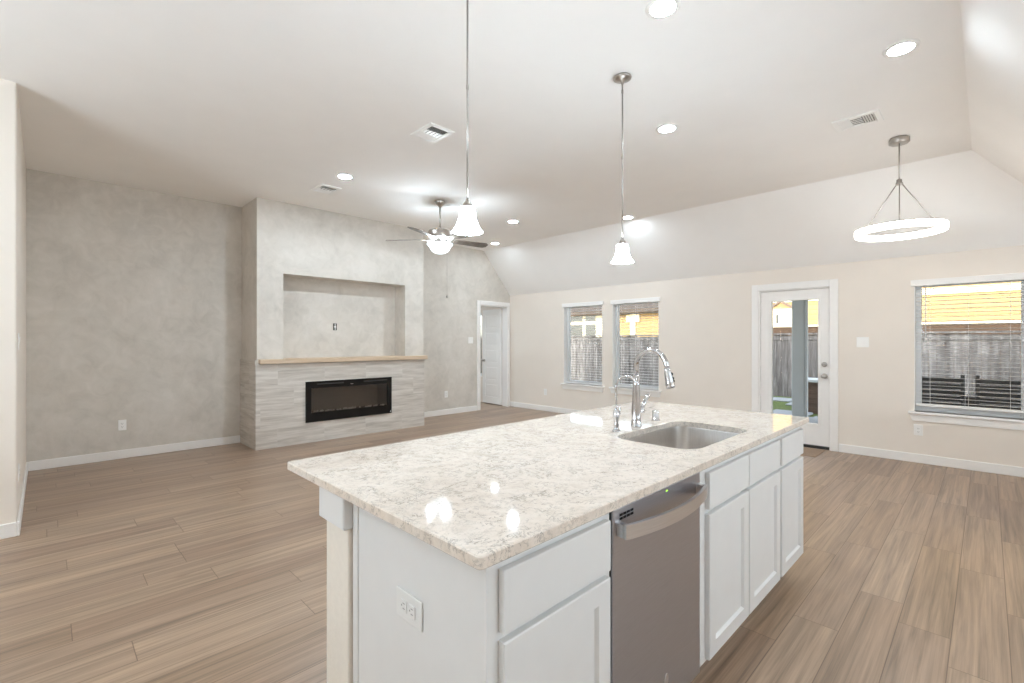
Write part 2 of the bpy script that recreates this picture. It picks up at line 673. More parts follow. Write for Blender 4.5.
for (p, q), (r, s) in (((D_, C_), (d, c)), ((C_, E_), (c, e)), ((E_, F_), (e, f)), ((F_, I_), (f, i)), ((I_, H_), (i, h)), ((H_, G_), (h, g)), ((G_, A_), (g, a)), ((A_, D_), (a, d))):
    bm.faces.new((p, q, s, r))
struct('ceiling', bm, M['ceiling_paint'])

# window wall with openings (y0,y1,z0,z1)
WIN = {'far': (4.765, 5.63, 0.575, 2.050), 'mid': (3.69, 4.555, 0.575, 2.050), 'near': (-0.30, 0.578, 0.575, 2.030), 'bed': (7.97, 8.93, 0.575, 2.005)}
DOOR = (1.37, 2.205, 0.0, 2.05)


def wall_with_holes(bm, x0, x1, y0, y1, z0, z1, holes):
    ys = sorted({y0, y1} | {v for h in holes for v in h[:2]})
    for a, b in zip(ys, ys[1:]):
        hs = [h for h in holes if h[0] <= a + 1e-6 and h[1] >= b - 1e-6]
        if not hs:
            box(bm, x0, x1, a, b, z0, z1)
        else:
            h = hs[0]
            if h[2] > z0 + 1e-4: box(bm, x0, x1, a, b, z0, h[2])
            box(bm, x0, x1, a, b, h[3], z1)


bm = B()
wall_with_holes(bm, XW, WO, YB, YO, 0, ZL + 0.02, [WIN['far'], WIN['mid'], WIN['near'], DOOR])
struct('wall_right', bm, M['wall_paint'])
bm = B()
wall_with_holes(bm, XW, WO, YO, 11.5, 0, 2.62, [WIN['bed']])
struct('wall_bedroom', bm, M['wall_paint'])

# fireplace wall (gable end) with the bedroom doorway
ID = (6.127, 6.885, 2.085)
bm = B()


def gable(x0, x1, z0):
    def zt(x): return (ZC if x <= XF else ZC - (x - XF) * (ZC - ZL) / (XW - XF)) + 0.03
    xs = [x0] + ([XF] if x0 < XF < x1 else []) + [x1]
    pts = [(x0, YF, z0), (x1, YF, z0)] + [(x, YF, zt(x)) for x in reversed(xs)]
    poly_prism(bm, pts, (0, YO - YF, 0))


gable(SX - 0.2, ID[0], 0)
gable(ID[0], ID[1], ID[2])
gable(ID[1], XW, 0)
struct('wall_left', bm, M['plaster'])

# wall stepping out at the left edge of the view, walls behind the camera
bm = B(); box(bm, XB, SX, SY, YF + 0.14, 0, ZC + 0.03, 0.012, 3); struct('wall_return', bm, M['wall_paint'])
bm = B(); box(bm, XB - 0.12, XB, YB - 0.12, SY, 0, ZC + 0.03); struct('wall_back', bm, M['wall_paint'])
bm = B(); box(bm, XB, WO, YB - 0.12, YB, 0, 2.4); struct('wall_kitchen', bm, M['wall_paint'])
# bedroom shell
bm = B(); box(bm, 4.2, 4.3, YO, 11.5, 0, 2.62); struct('wall_bedroom_inner', bm, M['wall_paint'])
bm = B(); box(bm, 4.2, WO, 11.5, 11.6, 0, 2.62); struct('wall_bedroom_far', bm, M['wall_paint'])
bm = B(); box(bm, 4.2, WO, YO, 11.6, 2.62, 2.7); struct('ceiling_bedroom', bm, M['ceiling_paint'])


# baseboards
def baseboard(name, x0, x1, y0, y1):
    bm = B()
    box(bm, x0, x1, y0, y1, 0, 0.10, 0.004, 1)
    struct(name, bm, M['trim'])


T = 0.015
CBX0, CBX1, CBY = 1.885, 4.36, 6.44       # chimney breast
bmb = B()
box(bmb, SX + T, CBX0 - 0.022, YF - T, YF, 0, 0.10, 0.004, 1)
box(bmb, CBX1, 6.04, YF - T, YF, 0, 0.10, 0.004, 1)
struct('baseboard_left', bmb, M['trim'])
bmb = B()
box(bmb, XW - T, XW, 2.297, YF - T, 0, 0.10, 0.004, 1)
box(bmb, XW - T, XW, YB, 1.288, 0, 0.10, 0.004, 1)
struct('baseboard_right', bmb, M['trim'])
bmb = B()
box(bmb, SX, SX + T, SY - T, YF, 0, 0.10, 0.004, 1)
box(bmb, XB, SX, SY - T, SY, 0, 0.10, 0.004, 1)
struct('baseboard_return', bmb, M['trim'])


# windows
def window(name, key, right_edge=None):
    y0, y1, z0, z1 = WIN[key]
    w = setting(name, (XW, (y0 + y1) / 2, z0))
    bm = B()
    xo0, xo1 = 7.055, 7.105
    fw = 0.055
    box(bm, xo0, xo1, y0, y0 + fw, z0, z1, 0.004, 1)
    box(bm, xo0, xo1, y1 - fw, y1, z0, z1, 0.004, 1)
    box(bm, xo0, xo1, y0 + fw, y1 - fw, z0, z0 + fw, 0.004, 1)
    box(bm, xo0, xo1, y0 + fw, y1 - fw, z1 - fw, z1, 0.004, 1)
    obj('window_frame', bm, M['vinyl'], w)
    bm = B(); box(bm, 7.077, 7.083, y0 + fw - 0.004, y1 - fw + 0.004, z0 + fw - 0.004, z1 - fw + 0.004)
    obj('window_pane', bm, M['glass'], w)
    # jamb liner
    bm = B()
    box(bm, XW + 0.002, xo0, y0, y0 + 0.006, z0, z1)
    box(bm, XW + 0.002, xo0, y1 - 0.006, y1, z0, z1)
    box(bm, XW + 0.002, xo0, y0, y1, z1 - 0.006, z1)
    obj('jamb_liner', bm, M['trim'], w)
    if key != 'bed':
        e = 0.05
        bm = B(); box(bm, XW - 0.045, 7.055, y0 - e, y1 + e, z0 - 0.028, z0, 0.006, 2)
        obj('window_stool', bm, M['trim'], w)
        bm = B()   # apron with mitred, sloping ends
        zt, zb = z0 - 0.028, z0 - 0.105
        poly_prism(bm, [(XW - 0.018, y0 - e + 0.008, zt), (XW - 0.018, y1 + e - 0.008, zt), (XW - 0.018, y1 + e - 0.035, zb), (XW - 0.018, y0 - e + 0.035, zb)], (0.017, 0, 0))
        obj('window_apron', bm, M['trim'], w)
        bm = B(); box(bm, XW - 0.022, XW - 0.001, y0 - 0.03, y1 + 0.03, z1 - 0.050, z1 + 0.020, 0.004, 1)
        obj('head_trim', bm, M['trim'], w)
    return w


window('window_1', 'far')
window('window_2', 'mid')
window('window_3', 'near')
window('window_4', 'bed')


# blinds
def blind(key, label, zb, tilt, slats=True):
    y0, y1, z0, z1 = WIN[key]
    y0 += 0.011; y1 -= 0.011
    xc = 7.012
    t = thing('window_blind', label, 'window blind', (xc, (y0 + y1) / 2, zb), 'white slatted window blinds')
    bm = B(); box(bm, xc - 0.022, xc + 0.03, y0, y1, z1 - 0.048, z1 - 0.008, 0.003, 1)
    obj('headrail', bm, M['blind'], t)
    bm = B()
    n = int((z1 - 0.07 - zb - 0.04) / 0.0455)
    ca, sa = math.cos(tilt), math.sin(tilt)
    for k in range(n + 1):
        z = zb + 0.055 + k * (z1 - 0.085 - zb - 0.055) / n
        hw, ht = 0.025, 0.0009
        pts = []
        for (dx, dz) in ((-hw, -ht), (0, -ht + 0.001), (hw, -ht), (hw, ht), (0, ht + 0.001), (-hw, ht)):
            pts.append((xc + dx * ca - dz * sa, y0, z + dx * sa + dz * ca))
        poly_prism(bm, pts, (0, y1 - y0, 0))
    obj('slats', bm, M['blind'], t)
    bm = B(); box(bm, xc - 0.026, xc + 0.026, y0, y1, zb, zb + 0.028, 0.004, 1)
    obj('bottom_rail', bm, M['blind'], t)
    bm = B()
    L = y1 - y0
    for fy in (0.14, 0.5, 0.86):
        for dx in (-0.0275, 0.0275):
            tube(bm, [(xc + dx, y0 + L * fy, zb + 0.028), (xc + dx, y0 + L * fy, z1 - 0.048)], 0.0011, 5)
    obj('ladder_cord', bm, M['blind'], t)
    bm = B()
    tube(bm, [(xc - 0.042, y1 - 0.085, z1 - 0.03), (xc - 0.042, y1 - 0.085, z1 - 0.63)], 0.005, 8)
    tube(bm, [(xc - 0.042, y1 - 0.085, z1 - 0.63), (xc - 0.042, y1 - 0.085, z1 - 0.68)], [0.007, 0.009], 8)
    tube(bm, [(xc - 0.042, y1 - 0.085, z1 - 0.03), (xc - 0.015, y1 - 0.085, z1 - 0.025)], 0.004, 8)
    obj('tilt_wand', bm, M['blind'], t)
    return t


blind('far', 'white slatted blind in the narrow window closest to the bedroom door', 0.580, math.radians(-3))
blind('mid', 'white slatted blind in the narrow window seen behind the kitchen faucet', 0.580, math.radians(-3))
blind('near', 'white slatted blind in the window to the right of the back door', 0.635, math.radians(-3))

# ------------------------------------------------------------------ back door
d1 = setting('door_1', (XW, 1.79, 0), 'white back door with one tall glass pane')
bm = B()
cw = 0.09
box(bm, XW - 0.018, XW - 0.001, 1.293, 1.293 + cw, 0, 2.135, 0.004, 1)
box(bm, XW - 0.018, XW - 0.001, 2.205, 2.295, 0, 2.135, 0.004, 1)
box(bm, XW - 0.018, XW - 0.001, 1.293 + cw, 2.205, 2.047, 2.135, 0.004, 1)
obj('door_casing', bm, M['trim'], d1)
bm = B()
box(bm, XW, WO, 1.370, 1.386, 0, 2.05)
box(bm, XW, WO, 2.191, 2.205, 0, 2.05)
box(bm, XW, WO, 1.386, 2.191, 2.036, 2.05)
obj('door_jamb', bm, M['trim'], d1)
DX0, DX1 = 6.985, 7.03
gy0, gy1, gz0, gz1 = 1.513, 2.05, 0.31, 1.898
bm = B()
for q in ((1.389, gy0, 0.035, 2.032), (gy1, 2.188, 0.035, 2.032), (gy0, gy1, 0.035, gz0), (gy0, gy1, gz1, 2.032)):
    box(bm, DX0, DX1, q[0], q[1], q[2], q[3])
slab = obj('door_slab', bm, M['trim'], d1)
bm = B()
lw = 0.028
for q in ((gy0 - lw, gy0, gz0 - lw, gz1 + lw), (gy1, gy1 + lw, gz0 - lw, gz1 + lw), (gy0, gy1, gz0 - lw, gz0), (gy0, gy1, gz1, gz1 + lw)):
    box(bm, DX0 - 0.010, DX0 - 0.001, q[0], q[1], q[2], q[3], 0.003, 1)
obj('glazing_frame', bm, M['trim'], d1)
bm = B(); box(bm, 7.003, 7.009, gy0 - 0.003, gy1 + 0.003, gz0 - 0.003, gz1 + 0.003)
obj('door_pane', bm, M['glass'], d1)


def along_x(bm, prof, x, y, z, seg=24):
    """(radius, distance towards -X) profile turned about the X direction"""
    tb = B()
    lathe(tb, prof, (0, 0, 0), seg)
    mt = Matrix.Translation((x, y, z)) @ Matrix.Rotation(-PI / 2, 4, 'Y')
    tb.transform(mt)
    me = bpy.data.meshes.new('tmp'); tb.to_mesh(me); tb.free()
    bm.from_mesh(me); bpy.data.meshes.remove(me)


def along_y(bm, prof, x, y, z, seg=24):
    """same, towards -Y"""
    tb = B()
    lathe(tb, prof, (0, 0, 0), seg)
    tb.transform(Matrix.Translation((x, y, z)) @ Matrix.Rotation(PI / 2, 4, 'X'))
    me = bpy.data.meshes.new('tmp'); tb.to_mesh(me); tb.free()
    bm.from_mesh(me); bpy.data.meshes.remove(me)


bm = B()
along_x(bm, [(0.032, 0), (0.032, 0.006), (0.026, 0.011), (0.012, 0.016), (0.011, 0.035), (0.022, 0.042), (0.028, 0.052), (0.026, 0.064), (0.014, 0.070)], DX0, 1.444, 0.925)
obj('door_knob', bm, M['nickel'], d1)
bm = B()
along_x(bm, [(0.032, 0), (0.032, 0.008), (0.027, 0.014), (0.010, 0.016)], DX0, 1.444, 1.070)
box(bm, DX0 - 0.030, DX0 - 0.014, 1.438, 1.450, 1.050, 1.090, 0.003, 1)
obj('deadbolt', bm, M['nickel'], d1)
for z in (0.25, 1.02, 1.80):
    bm = B()
    tube(bm, [(XW - 0.004 + 0.02, 2.1895, z), (XW - 0.004 + 0.02, 2.1895, z + 0.1)], 0.006, 10)
    obj('hinge', bm, M['trim'], d1)
bm = B(); box(bm, XW, WO + 0.05, 1.389, 2.188, 0.0, 0.030, 0.004, 1)
obj('threshold', bm, M['dark_slot'], d1)

bm = B()
box(bm, 6.42, 6.90, 1.415, 2.16, 0.0, 0.010, 0.004, 1)
tag(obj('door_mat', bm, M['mat_fabric']), 'thin taupe mat on the floor in front of the glass back door', 'door mat')

# ------------------------------------------------------------------ bedroom door, standing open
d2 = setting('door_2', (6.5, YF, 0), 'white panelled bedroom door standing open')
bm = B()
box(bm, 6.041, 6.041 + 0.085, YF - 0.018, YF - 0.001, 0, 2.17, 0.004, 1)
box(bm, 6.872, 6.945, YF - 0.018, YF - 0.001, 0, 2.17, 0.004, 1)
box(bm, 6.126, 6.872, YF - 0.018, YF - 0.001, 2.085, 2.17, 0.004, 1)
obj('door_casing', bm, M['trim'], d2)
bm = B()
box(bm, 6.127, 6.140, YF, YO + 0.005, 0, 2.085)
box(bm, 6.872, 6.885, YF, YO + 0.005, 0, 2.085)
box(bm, 6.140, 6.872, YF, YO + 0.005, 2.072, 2.085)
obj('door_jamb', bm, M['trim'], d2)


def door_leaf(width=0.66, height=2.045, thick=0.035):
    """leaf lying along +Y from its hinge, five raised horizontal panels on both faces"""
    bm = B()
    t2 = thick / 2
    st = 0.105
    rows = [0.16]
    ph = (height - 0.16 - 0.11 - 4 * 0.085) / 5
    # core
    box(bm, -t2 + 0.007, t2 - 0.007, 0.004, width - 0.004, 0.012, height)
    zs = 0.012
    box(bm, -t2, t2, 0, st, zs, height)
    box(bm, -t2, t2, width - st, width, zs, height)
    z = 0.16
    box(bm, -t2, t2, st, width - st, zs, z)
    for k in range(5):
        box(bm, -t2 + 0.002, t2 - 0.002, st + 0.022, width - st - 0.022, z + 0.022, z + ph - 0.022, 0.006, 1)
        z += ph
        box(bm, -t2, t2, st, width - st, z, z + (0.085 if k < 4 else height - z))
        z += 0.085
    return bm


ang = math.radians(-6)
HX, HY = 6.853, YO + 0.012
MT = Matrix.Translation((HX, HY, 0.005)) @ Matrix.Rotation(ang, 4, 'Z')
bm = door_leaf(); bm.transform(MT)
leaf = obj('door_slab', bm, M['trim'], d2)
bm = B()
along_x(bm, [(0.030, 0), (0.030, 0.006), (0.012, 0.012), (0.011, 0.036), (0.024, 0.044), (0.028, 0.054), (0.024, 0.066), (0.010, 0.070)], -0.0175, 0.66 - 0.06, 0.94)
bm.transform(MT)
obj('door_knob', bm, M['nickel'], d2)

# ------------------------------------------------------------------ chimney breast with niche and firebox
NX0, NX1, NZ0, NZ1 = 2.20, 4.02, 1.07, 2.243
FX0, FX1, FZ0, FZ1 = 2.52, 3.71, 0.345, 0.775     # firebox hole
ND = 0.30
bm = B()
yb = CBY + ND
box(bm, CBX0, CBX1, yb, YF, 0, ZC + 0.02)
for q in ((CBX0, CBX1, 0, FZ0), (CBX0, FX0, FZ0, FZ1), (FX1, CBX1, FZ0, FZ1), (CBX0, CBX1, FZ1, NZ0),
          (CBX0, NX0, NZ0, NZ1), (NX1, CBX1, NZ0, NZ1), (CBX0, CBX1, NZ1, ZC + 0.02)):
    box(bm, q[0], q[1], CBY, yb, q[2], q[3])
struct('wall_chimney_breast', bm, M['plaster'])

bm = B()
TY = 6.42
for q in ((CBX0 - 0.02, CBX1 + 0.004, 0, FZ0), (CBX0 - 0.02, FX0, FZ0, FZ1), (FX1, CBX1 + 0.004, FZ0, FZ1), (CBX0 - 0.02, CBX1 + 0.004, FZ1, 1.068)):
    box(bm, q[0], q[1], TY, CBY, q[2], q[3])
box(bm, CBX0 - 0.02, CBX0, CBY, YF, 0, 1.125)
tag(obj('fireplace_surround', bm, M['tile']), 'grey striated stone tile facing around the electric fireplace under the mantel', 'fireplace surround')

bm = B()
box(bm, 1.905, 4.40, TY - 0.045, CBY + 0.02, 1.076, 1.134, 0.004, 1)
box(bm, NX0 + 0.001, NX1 - 0.001, CBY + 0.02, yb, 1.071, 1.134)
tag(obj('mantel_shelf', bm, M['oak']), 'pale oak mantel board running along the top of the tiled fireplace', 'mantel')

fp = thing('electric_fireplace', 'long black electric fireplace set into the grey tile', 'fireplace', (3.117, TY, 0.272))
bm = B()
px0, px1, pz0, pz1 = 2.473, 3.761, 0.272, 0.82
gx0, gx1, gz0_, gz1_ = 2.545, 3.69, 0.392, 0.725
for q in ((px0, gx0, pz0, pz1), (gx1, px1, pz0, pz1), (gx0, gx1, pz0, gz0_), (gx0, gx1, gz1_, pz1)):
    box(bm, q[0], q[1], TY - 0.018, TY - 0.001, q[2], q[3])
obj('front_frame', bm, M['black'], fp)
bm = B()
w_ = 0.006
box(bm, FX0 + .003, FX1 - .003, yb - 0.012, yb - 0.003, FZ0 + .003, FZ1 - .003)
box(bm, FX0 + .003, FX0 + .003 + w_, TY, yb - .012, FZ0 + .003, FZ1 - .003)
box(bm, FX1 - .003 - w_, FX1 - .003, TY, yb - .012, FZ0 + .003, FZ1 - .003)
box(bm, FX0 + .009, FX1 - .009, TY, yb - .012, FZ0 + .003, FZ0 + .003 + w_)
box(bm, FX0 + .009, FX1 - .009, TY, yb - .012, FZ1 - .009, FZ1 - .003)
obj('firebox', bm, flat('dark grey firebox', lin(150, 144, 138), 0.6), fp)
bm = B(); box(bm, gx0 - .004, gx1 + .004, TY - 0.006, TY - 0.003, gz0_ - .004, gz1_ + .004)
obj('glass_front', bm, M['smoked'], fp)
bm = B()
box(bm, FX0 + .012, FX1 - .012, TY + 0.02, TY + 0.16, FZ0 + .012, gz0_ + 0.001)
obj('ember_tray', bm, M['black'], fp)
bm = B()
for k in range(70):
    x = random.uniform(gx0 + 0.02, gx1 - 0.02)
    y = TY + random.uniform(0.018, 0.07)
    r = random.uniform(0.008, 0.016)
    mt = Matrix.Translation((x, y, gz0_ + r * 0.8)) @ Matrix.Rotation(random.uniform(0, 3), 4, 'X') @ Matrix.Rotation(random.uniform(0, 3), 4, 'Z')
    bmesh.ops.create_icosphere(bm, subdivisions=1, radius=r, matrix=mt)
em = obj('ember_crystals', bm, M['crystal'], fp)
em['kind'] = 'stuff'
for va in (2.62, 3.30):
    bm = B(); box(bm, va, va + 0.38, TY - 0.020, TY - 0.018, 0.772, 0.790)
    obj('vent_slot', bm, M['dark_slot'], fp)
bm = B(); box(bm, 3.10, 3.14, TY - 0.0195, TY - 0.0182, 0.752, 0.760)
obj('maker_mark', bm, M['nickel'], fp)
bm = B(); box(bm, 3.735, 3.748, TY - 0.0195, TY - 0.0182, 0.292, 0.306)
obj('corner_sticker', bm, M['plastic'], fp)


# ------------------------------------------------------------------ outlets and switches
def wall_plate(name, label, cat, centre, normal, w, h, kind, group=None, gangs=1):
    """plate on a wall; normal is '-x', '+x' or '-y'"""
    c = Vector(centre)
    t = thing(name, label, cat, centre, group)
    if normal == '-y': R = Matrix.Identity(4)
    elif normal == '-x': R = Matrix.Rotation(-PI / 2, 4, 'Z')
    else: R = Matrix.Rotation(PI / 2, 4, 'Z')
    MT = Matrix.Translation(c) @ R
    bm = B(); box(bm, -w / 2, w / 2, -0.006, -0.0005, -h / 2, h / 2, 0.003, 2); bm.transform(MT)
    pm = M['shade_plastic'] if kind == 'sideways' else M['plastic']
    obj('cover_plate', bm, pm, t)
    for gi in range(gangs):
        gx = (gi - (gangs - 1) / 2) * 0.046
        if kind == 'switch':
            bm = B()
            poly_prism(bm, [(gx - 0.0165, -0.006, -0.033), (gx - 0.0165, -0.012, 0.033), (gx - 0.0165, -0.006, 0.033)], (0.033, 0, 0)); bm.transform(MT)
            obj('rocker', bm, M['plastic'], t)
        elif kind == 'outlet':
            for s in (-1, 1):
                zc = s * 0.0195
                bm = B(); box(bm, gx - 0.0165, gx + 0.0165, -0.0085, -0.006, zc - 0.014, zc + 0.014, 0.002, 1); bm.transform(MT)
                rc = obj('receptacle', bm, M['plastic'], t)
                bm = B()
                box(bm, gx - 0.008, gx - 0.0058, -0.0092, -0.0085, zc - 0.004, zc + 0.006)
                box(bm, gx + 0.0058, gx + 0.008, -0.0092, -0.0085, zc - 0.004, zc + 0.006)
                box(bm, gx - 0.002, gx + 0.002, -0.0092, -0.0085, zc - 0.011, zc - 0.007)
                bm.transform(MT)
                so = obj('slots', bm, M['dark_slot'], rc)
                so.location = (0, 0, 0)
        elif kind == 'sideways':
            for s in (-1, 1):
                xc = s * 0.0195
                bm = B(); box(bm, xc - 0.014, xc + 0.014, -0.0085, -0.006, -0.0165, 0.0165, 0.002, 1); bm.transform(MT)
                rc = obj('receptacle', bm, pm, t)
                bm = B()
                box(bm, xc - 0.004, xc + 0.006, -0.0092, -0.0085, -0.008, -0.0058)
                box(bm, xc - 0.004, xc + 0.006, -0.0092, -0.0085, 0.0058, 0.008)
                box(bm, xc - 0.011, xc - 0.007, -0.0092, -0.0085, -0.002, 0.002)
                bm.transform(MT)
                obj('slots', bm, M['grey_slot'], rc)
    return t


OG = 'white wall outlets'
wall_plate('wall_outlet', 'white outlet low on the grey wall left of the fireplace', 'outlet', (0.638, YF, 0.388), '-y', 0.075, 0.122, 'outlet', OG)
wall_plate('wall_outlet', 'white outlet low on the wall between the fireplace and bedroom door', 'outlet', (5.293, YF, 0.380), '-y', 0.075, 0.122, 'outlet', OG)
wall_plate('wall_outlet', 'white outlet low on the beige wall left of the two narrow windows', 'outlet', (XW, 6.087, 0.373), '-x', 0.075, 0.122, 'outlet', OG)
wall_plate('wall_outlet', 'white outlet beneath the sill of the window right of the back door', 'outlet', (XW, 0.543, 0.368), '-x', 0.078, 0.122, 'outlet', OG)
wall_plate('light_switch', 'white double rocker switch on the wall beside the bedroom doorway', 'light switch', (5.883, YF, 1.385), '-y', 0.12, 0.122, 'switch', None, 2)
wall_plate('light_switch', 'white double rocker switch between the back door and right-hand window', 'light switch', (XW, 1.049, 1.352), '-x', 0.12, 0.122, 'switch', None, 2)
wall_plate('light_switch', 'white switch on the short wall return at the far left edge', 'light switch', (SX, 4.98, 1.36), '+x', 0.075, 0.122, 'switch')
wall_plate('wall_outlet', 'white outlet low on the short wall return at the left edge', 'outlet', (SX, 5.0, 0.40), '+x', 0.075, 0.122, 'outlet', OG)
wall_plate('wall_outlet', 'white outlet set sideways in the end panel of the island', 'outlet', (0.69, 1.08, 0.652), '-x', 0.122, 0.078, 'sideways', OG)
# TV outlet without cover in the niche
tv = thing('wall_outlet', 'dark uncovered television outlet in the middle of the fireplace niche', 'outlet', (3.022, yb, 1.575))
bm = B(); box(bm, 2.995, 3.049, yb - 0.004, yb - 0.0005, 1.525, 1.625)
obj('junction_box', bm, M['dark_slot'], tv)
bm = B(); box(bm, 3.017, 3.027, yb - 0.012, yb - 0.004, 1.53, 1.62, 0.002, 1); box(bm, 3.007, 3.037, yb - 0.010, yb - 0.004, 1.565, 1.585, 0.002, 1)
obj('receptacle', bm, M['plastic'], tv)

# ------------------------------------------------------------------ kitchen island
IX0, IX1 = 0.69, 3.15
FY = 0.772            # face-frame plane; door fronts stand 20 mm proud
IB = 1.40             # back of the cabinets
CT = 0.884            # underside of the counter
DT = 0.02


def shaker(x0, x1, z0, z1, rail=0.058):
    """door with a recessed centre panel and a sloping inner edge"""
    bm = B()
    y0, y1 = FY - DT, FY - 0.0005

    def loop(d, y):
        return [bm.verts.new(p) for p in ((x0 + d, y, z0 + d), (x1 - d, y, z0 + d), (x1 - d, y, z1 - d), (x0 + d, y, z1 - d))]
    L = [loop(0, y1), loop(0, y0 + 0.003), loop(0.003, y0), loop(rail, y0), loop(rail + 0.007, y0 + 0.011)]
    for p, q in zip(L, L[1:]):
        for k in range(4):
            bm.faces.new((p[k], p[(k + 1) % 4], q[(k + 1) % 4], q[k]))
    bm.faces.new(L[-1])
    bm.faces.new(list(reversed(L[0])))
    return bm


def slabfront(x0, x1, z0, z1):
    bm = B()
    box(bm, x0, x1, FY - DT, FY - 0.0005, z0, z1, 0.003, 2)
    return bm


def carcass(x0, x1, divide=True):
    """hollow cabinet: sides, bottom, back, face frame, toe kick"""
    bm = B()
    w = 0.018
    for xa in (x0, x1 - w):
        box(bm, xa, xa + w, FY + 0.018, IB, 0.115, CT - 0.001)
        box(bm, xa, xa + w, FY + 0.075, IB, 0.0, 0.115)
    box(bm, x0 + w, x1 - w, FY + 0.018, IB, 0.115, 0.133)
    box(bm, x0 + w, x1 - w, IB - 0.008, IB, 0.133, CT - 0.001)
    box(bm, x0 + w, x1 - w, FY + 0.075, FY + 0.09, 0.0, 0.115)
    fw = 0.056
    box(bm, x0, x0 + fw, FY, FY + 0.018, 0.115, CT - 0.001)
    box(bm, x1 - fw, x1, FY, FY + 0.018, 0.115, CT - 0.001)
    box(bm, x0 + fw, x1 - fw, FY, FY + 0.018, 0.115, 0.15)
    box(bm, x0 + fw, x1 - fw, FY, FY + 0.018, CT - 0.035, CT - 0.001)
    box(bm, x0 + fw, x1 - fw, FY, FY + 0.018, 0.69, 0.72)
    return bm


ZD0, ZD1, ZR0, ZR1 = 0.128, 0.690, 0.709, 0.852
c1 = thing('base_cabinet', 'white base cabinet with one drawer, left of the dishwasher at the island corner', 'cabinet', (0.92, FY, 0))
bm = carcass(IX0, 1.162)
# finished end panel with edge strips
box(bm, IX0 - 0.004, IX0, FY, FY + 0.02, 0.0, CT - 0.001)
box(bm, IX0 - 0.004, IX0, IB - 0.03, IB, 0.0, CT - 0.001)
box(bm, IX0, IX0 + 0.018, FY, FY + 0.018, 0.0, 0.115)
obj('cabinet_body', bm, M['cabinet'], c1)
obj('drawer', slabfront(0.721, 1.142, ZR0, ZR1), M['cabinet'], c1)
obj('door', shaker(0.721, 1.142, ZD0, ZD1), M['cabinet'], c1)

SX0, SX1 = 1.770, 2.716
c2 = thing('sink_cabinet', 'white sink cabinet with two doors and two false drawer fronts, right of the dishwasher', 'cabinet', ((SX0 + SX1) / 2, FY, 0))
bm = carcass(SX0, SX1)
box(bm, 2.22, 2.27, FY, FY + 0.018, 0.15, CT - 0.035)
obj('cabinet_body', bm, M['cabinet'], c2)
for x0, x1 in ((1.820, 2.243), (2.255, 2.700)):
    obj('drawer_front', slabfront(x0, x1, ZR0, ZR1), M['cabinet'], c2)
    obj('door', shaker(x0, x1, ZD0, ZD1), M['cabinet'], c2)
c3 = thing('base_cabinet', 'narrow white base cabinet at the far end of the island beyond the sink', 'cabinet', (2.93, FY, 0))
obj('cabinet_body', carcass(2.718, IX1), M['cabinet'], c3)
obj('drawer', slabfront(2.732, 3.135, ZR0, ZR1), M['cabinet'], c3)
obj('door', shaker(2.732, 3.135, ZD0, ZD1), M['cabinet'], c3)

# dishwasher
dw = thing('dishwasher', 'stainless steel dishwasher with curved bar handle, built into the island', 'dishwasher', (1.467, FY, 0))
bm = B()
box(bm, 1.167, 1.766, FY + 0.006, IB - 0.02, 0.09, CT - 0.012)
box(bm, 1.167, 1.766, FY + 0.06, FY + 0.08, 0.0, 0.09)
obj('tub', bm, M['dark_slot'], dw)
DWY = FY - 0.007
bm = B(); box(bm, 1.173, 1.764, DWY, FY + 0.005, 0.105, 0.872, 0.006, 3)
obj('door', bm, M['steel'], dw)
bm = B()
hx0, hx1, hz = 1.190, 1.748, 0.808
n = 24
prof = []
inner, outer = [], []
for k in range(n + 1):
    u = k / n
    x = hx0 + (hx1 - hx0) * u
    bow = 0.022 + 0.040 * math.sin(PI * u) ** 0.8
    outer.append((x, DWY - bow - 0.011))
    inner.append((x, DWY - bow))
ring = outer + inner[::-1]
lo = [bm.verts.new((x, y, hz - 0.021)) for x, y in ring]
hi = [bm.verts.new((x, y, hz + 0.021)) for x, y in ring]
m_ = len(ring)
for k in range(m_):
    bm.faces.new((lo[k], lo[(k + 1) % m_], hi[(k + 1) % m_], hi[k]))
for k in range(n):
    for L_ in (lo, hi):
        bm.faces.new((L_[k], L_[k + 1], L_[m_ - 2 - k], L_[m_ - 1 - k]))
box(bm, hx0, hx0 + 0.022, DWY - 0.024, DWY - 0.0005, hz - 0.019, hz + 0.019)
box(bm, hx1 - 0.022, hx1, DWY - 0.024, DWY - 0.0005, hz - 0.019, hz + 0.019)
obj('handle', bm, M['handle_steel'], dw)
bm = B()
for r in range(2):
    for k in range(4):
        x = 1.206 + k * 0.020
        z = 0.850 - r * 0.011 - 0.004
        box(bm, x, x + 0.016, DWY - 0.0012, DWY - 0.0002, z - 0.0035, z + 0.0035)
obj('vent_slots', bm, M['black'], dw)
bm = B(); box(bm, 1.492, 1.504, DWY - 0.0012, DWY - 0.0002, 0.852, 0.856)
obj('indicator_light', bm, M['led'], dw)
# oval emblem near the foot of the door
bm = B()
tb = B()
lathe(tb, [(0.0005, 0.0016), (0.0100, 0.0016), (0.0108, 0.0008), (0.0128, 0.0008), (0.0135, 0.0018), (0.0155, 0.0016), (0.0155, 0.0002)], (0, 0, 0), 28, False)
tb.transform(Matrix.Translation((1.494, DWY, 0.216)) @ Matrix.Rotation(PI / 2, 4, 'X') @ Matrix.Diagonal((0.9, 1.25, 1, 1)))
me = bpy.data.meshes.new('tmp'); tb.to_mesh(me); tb.free(); bm.from_mesh(me); bpy.data.meshes.remove(me)
obj('emblem', bm, M['handle_steel'], dw)

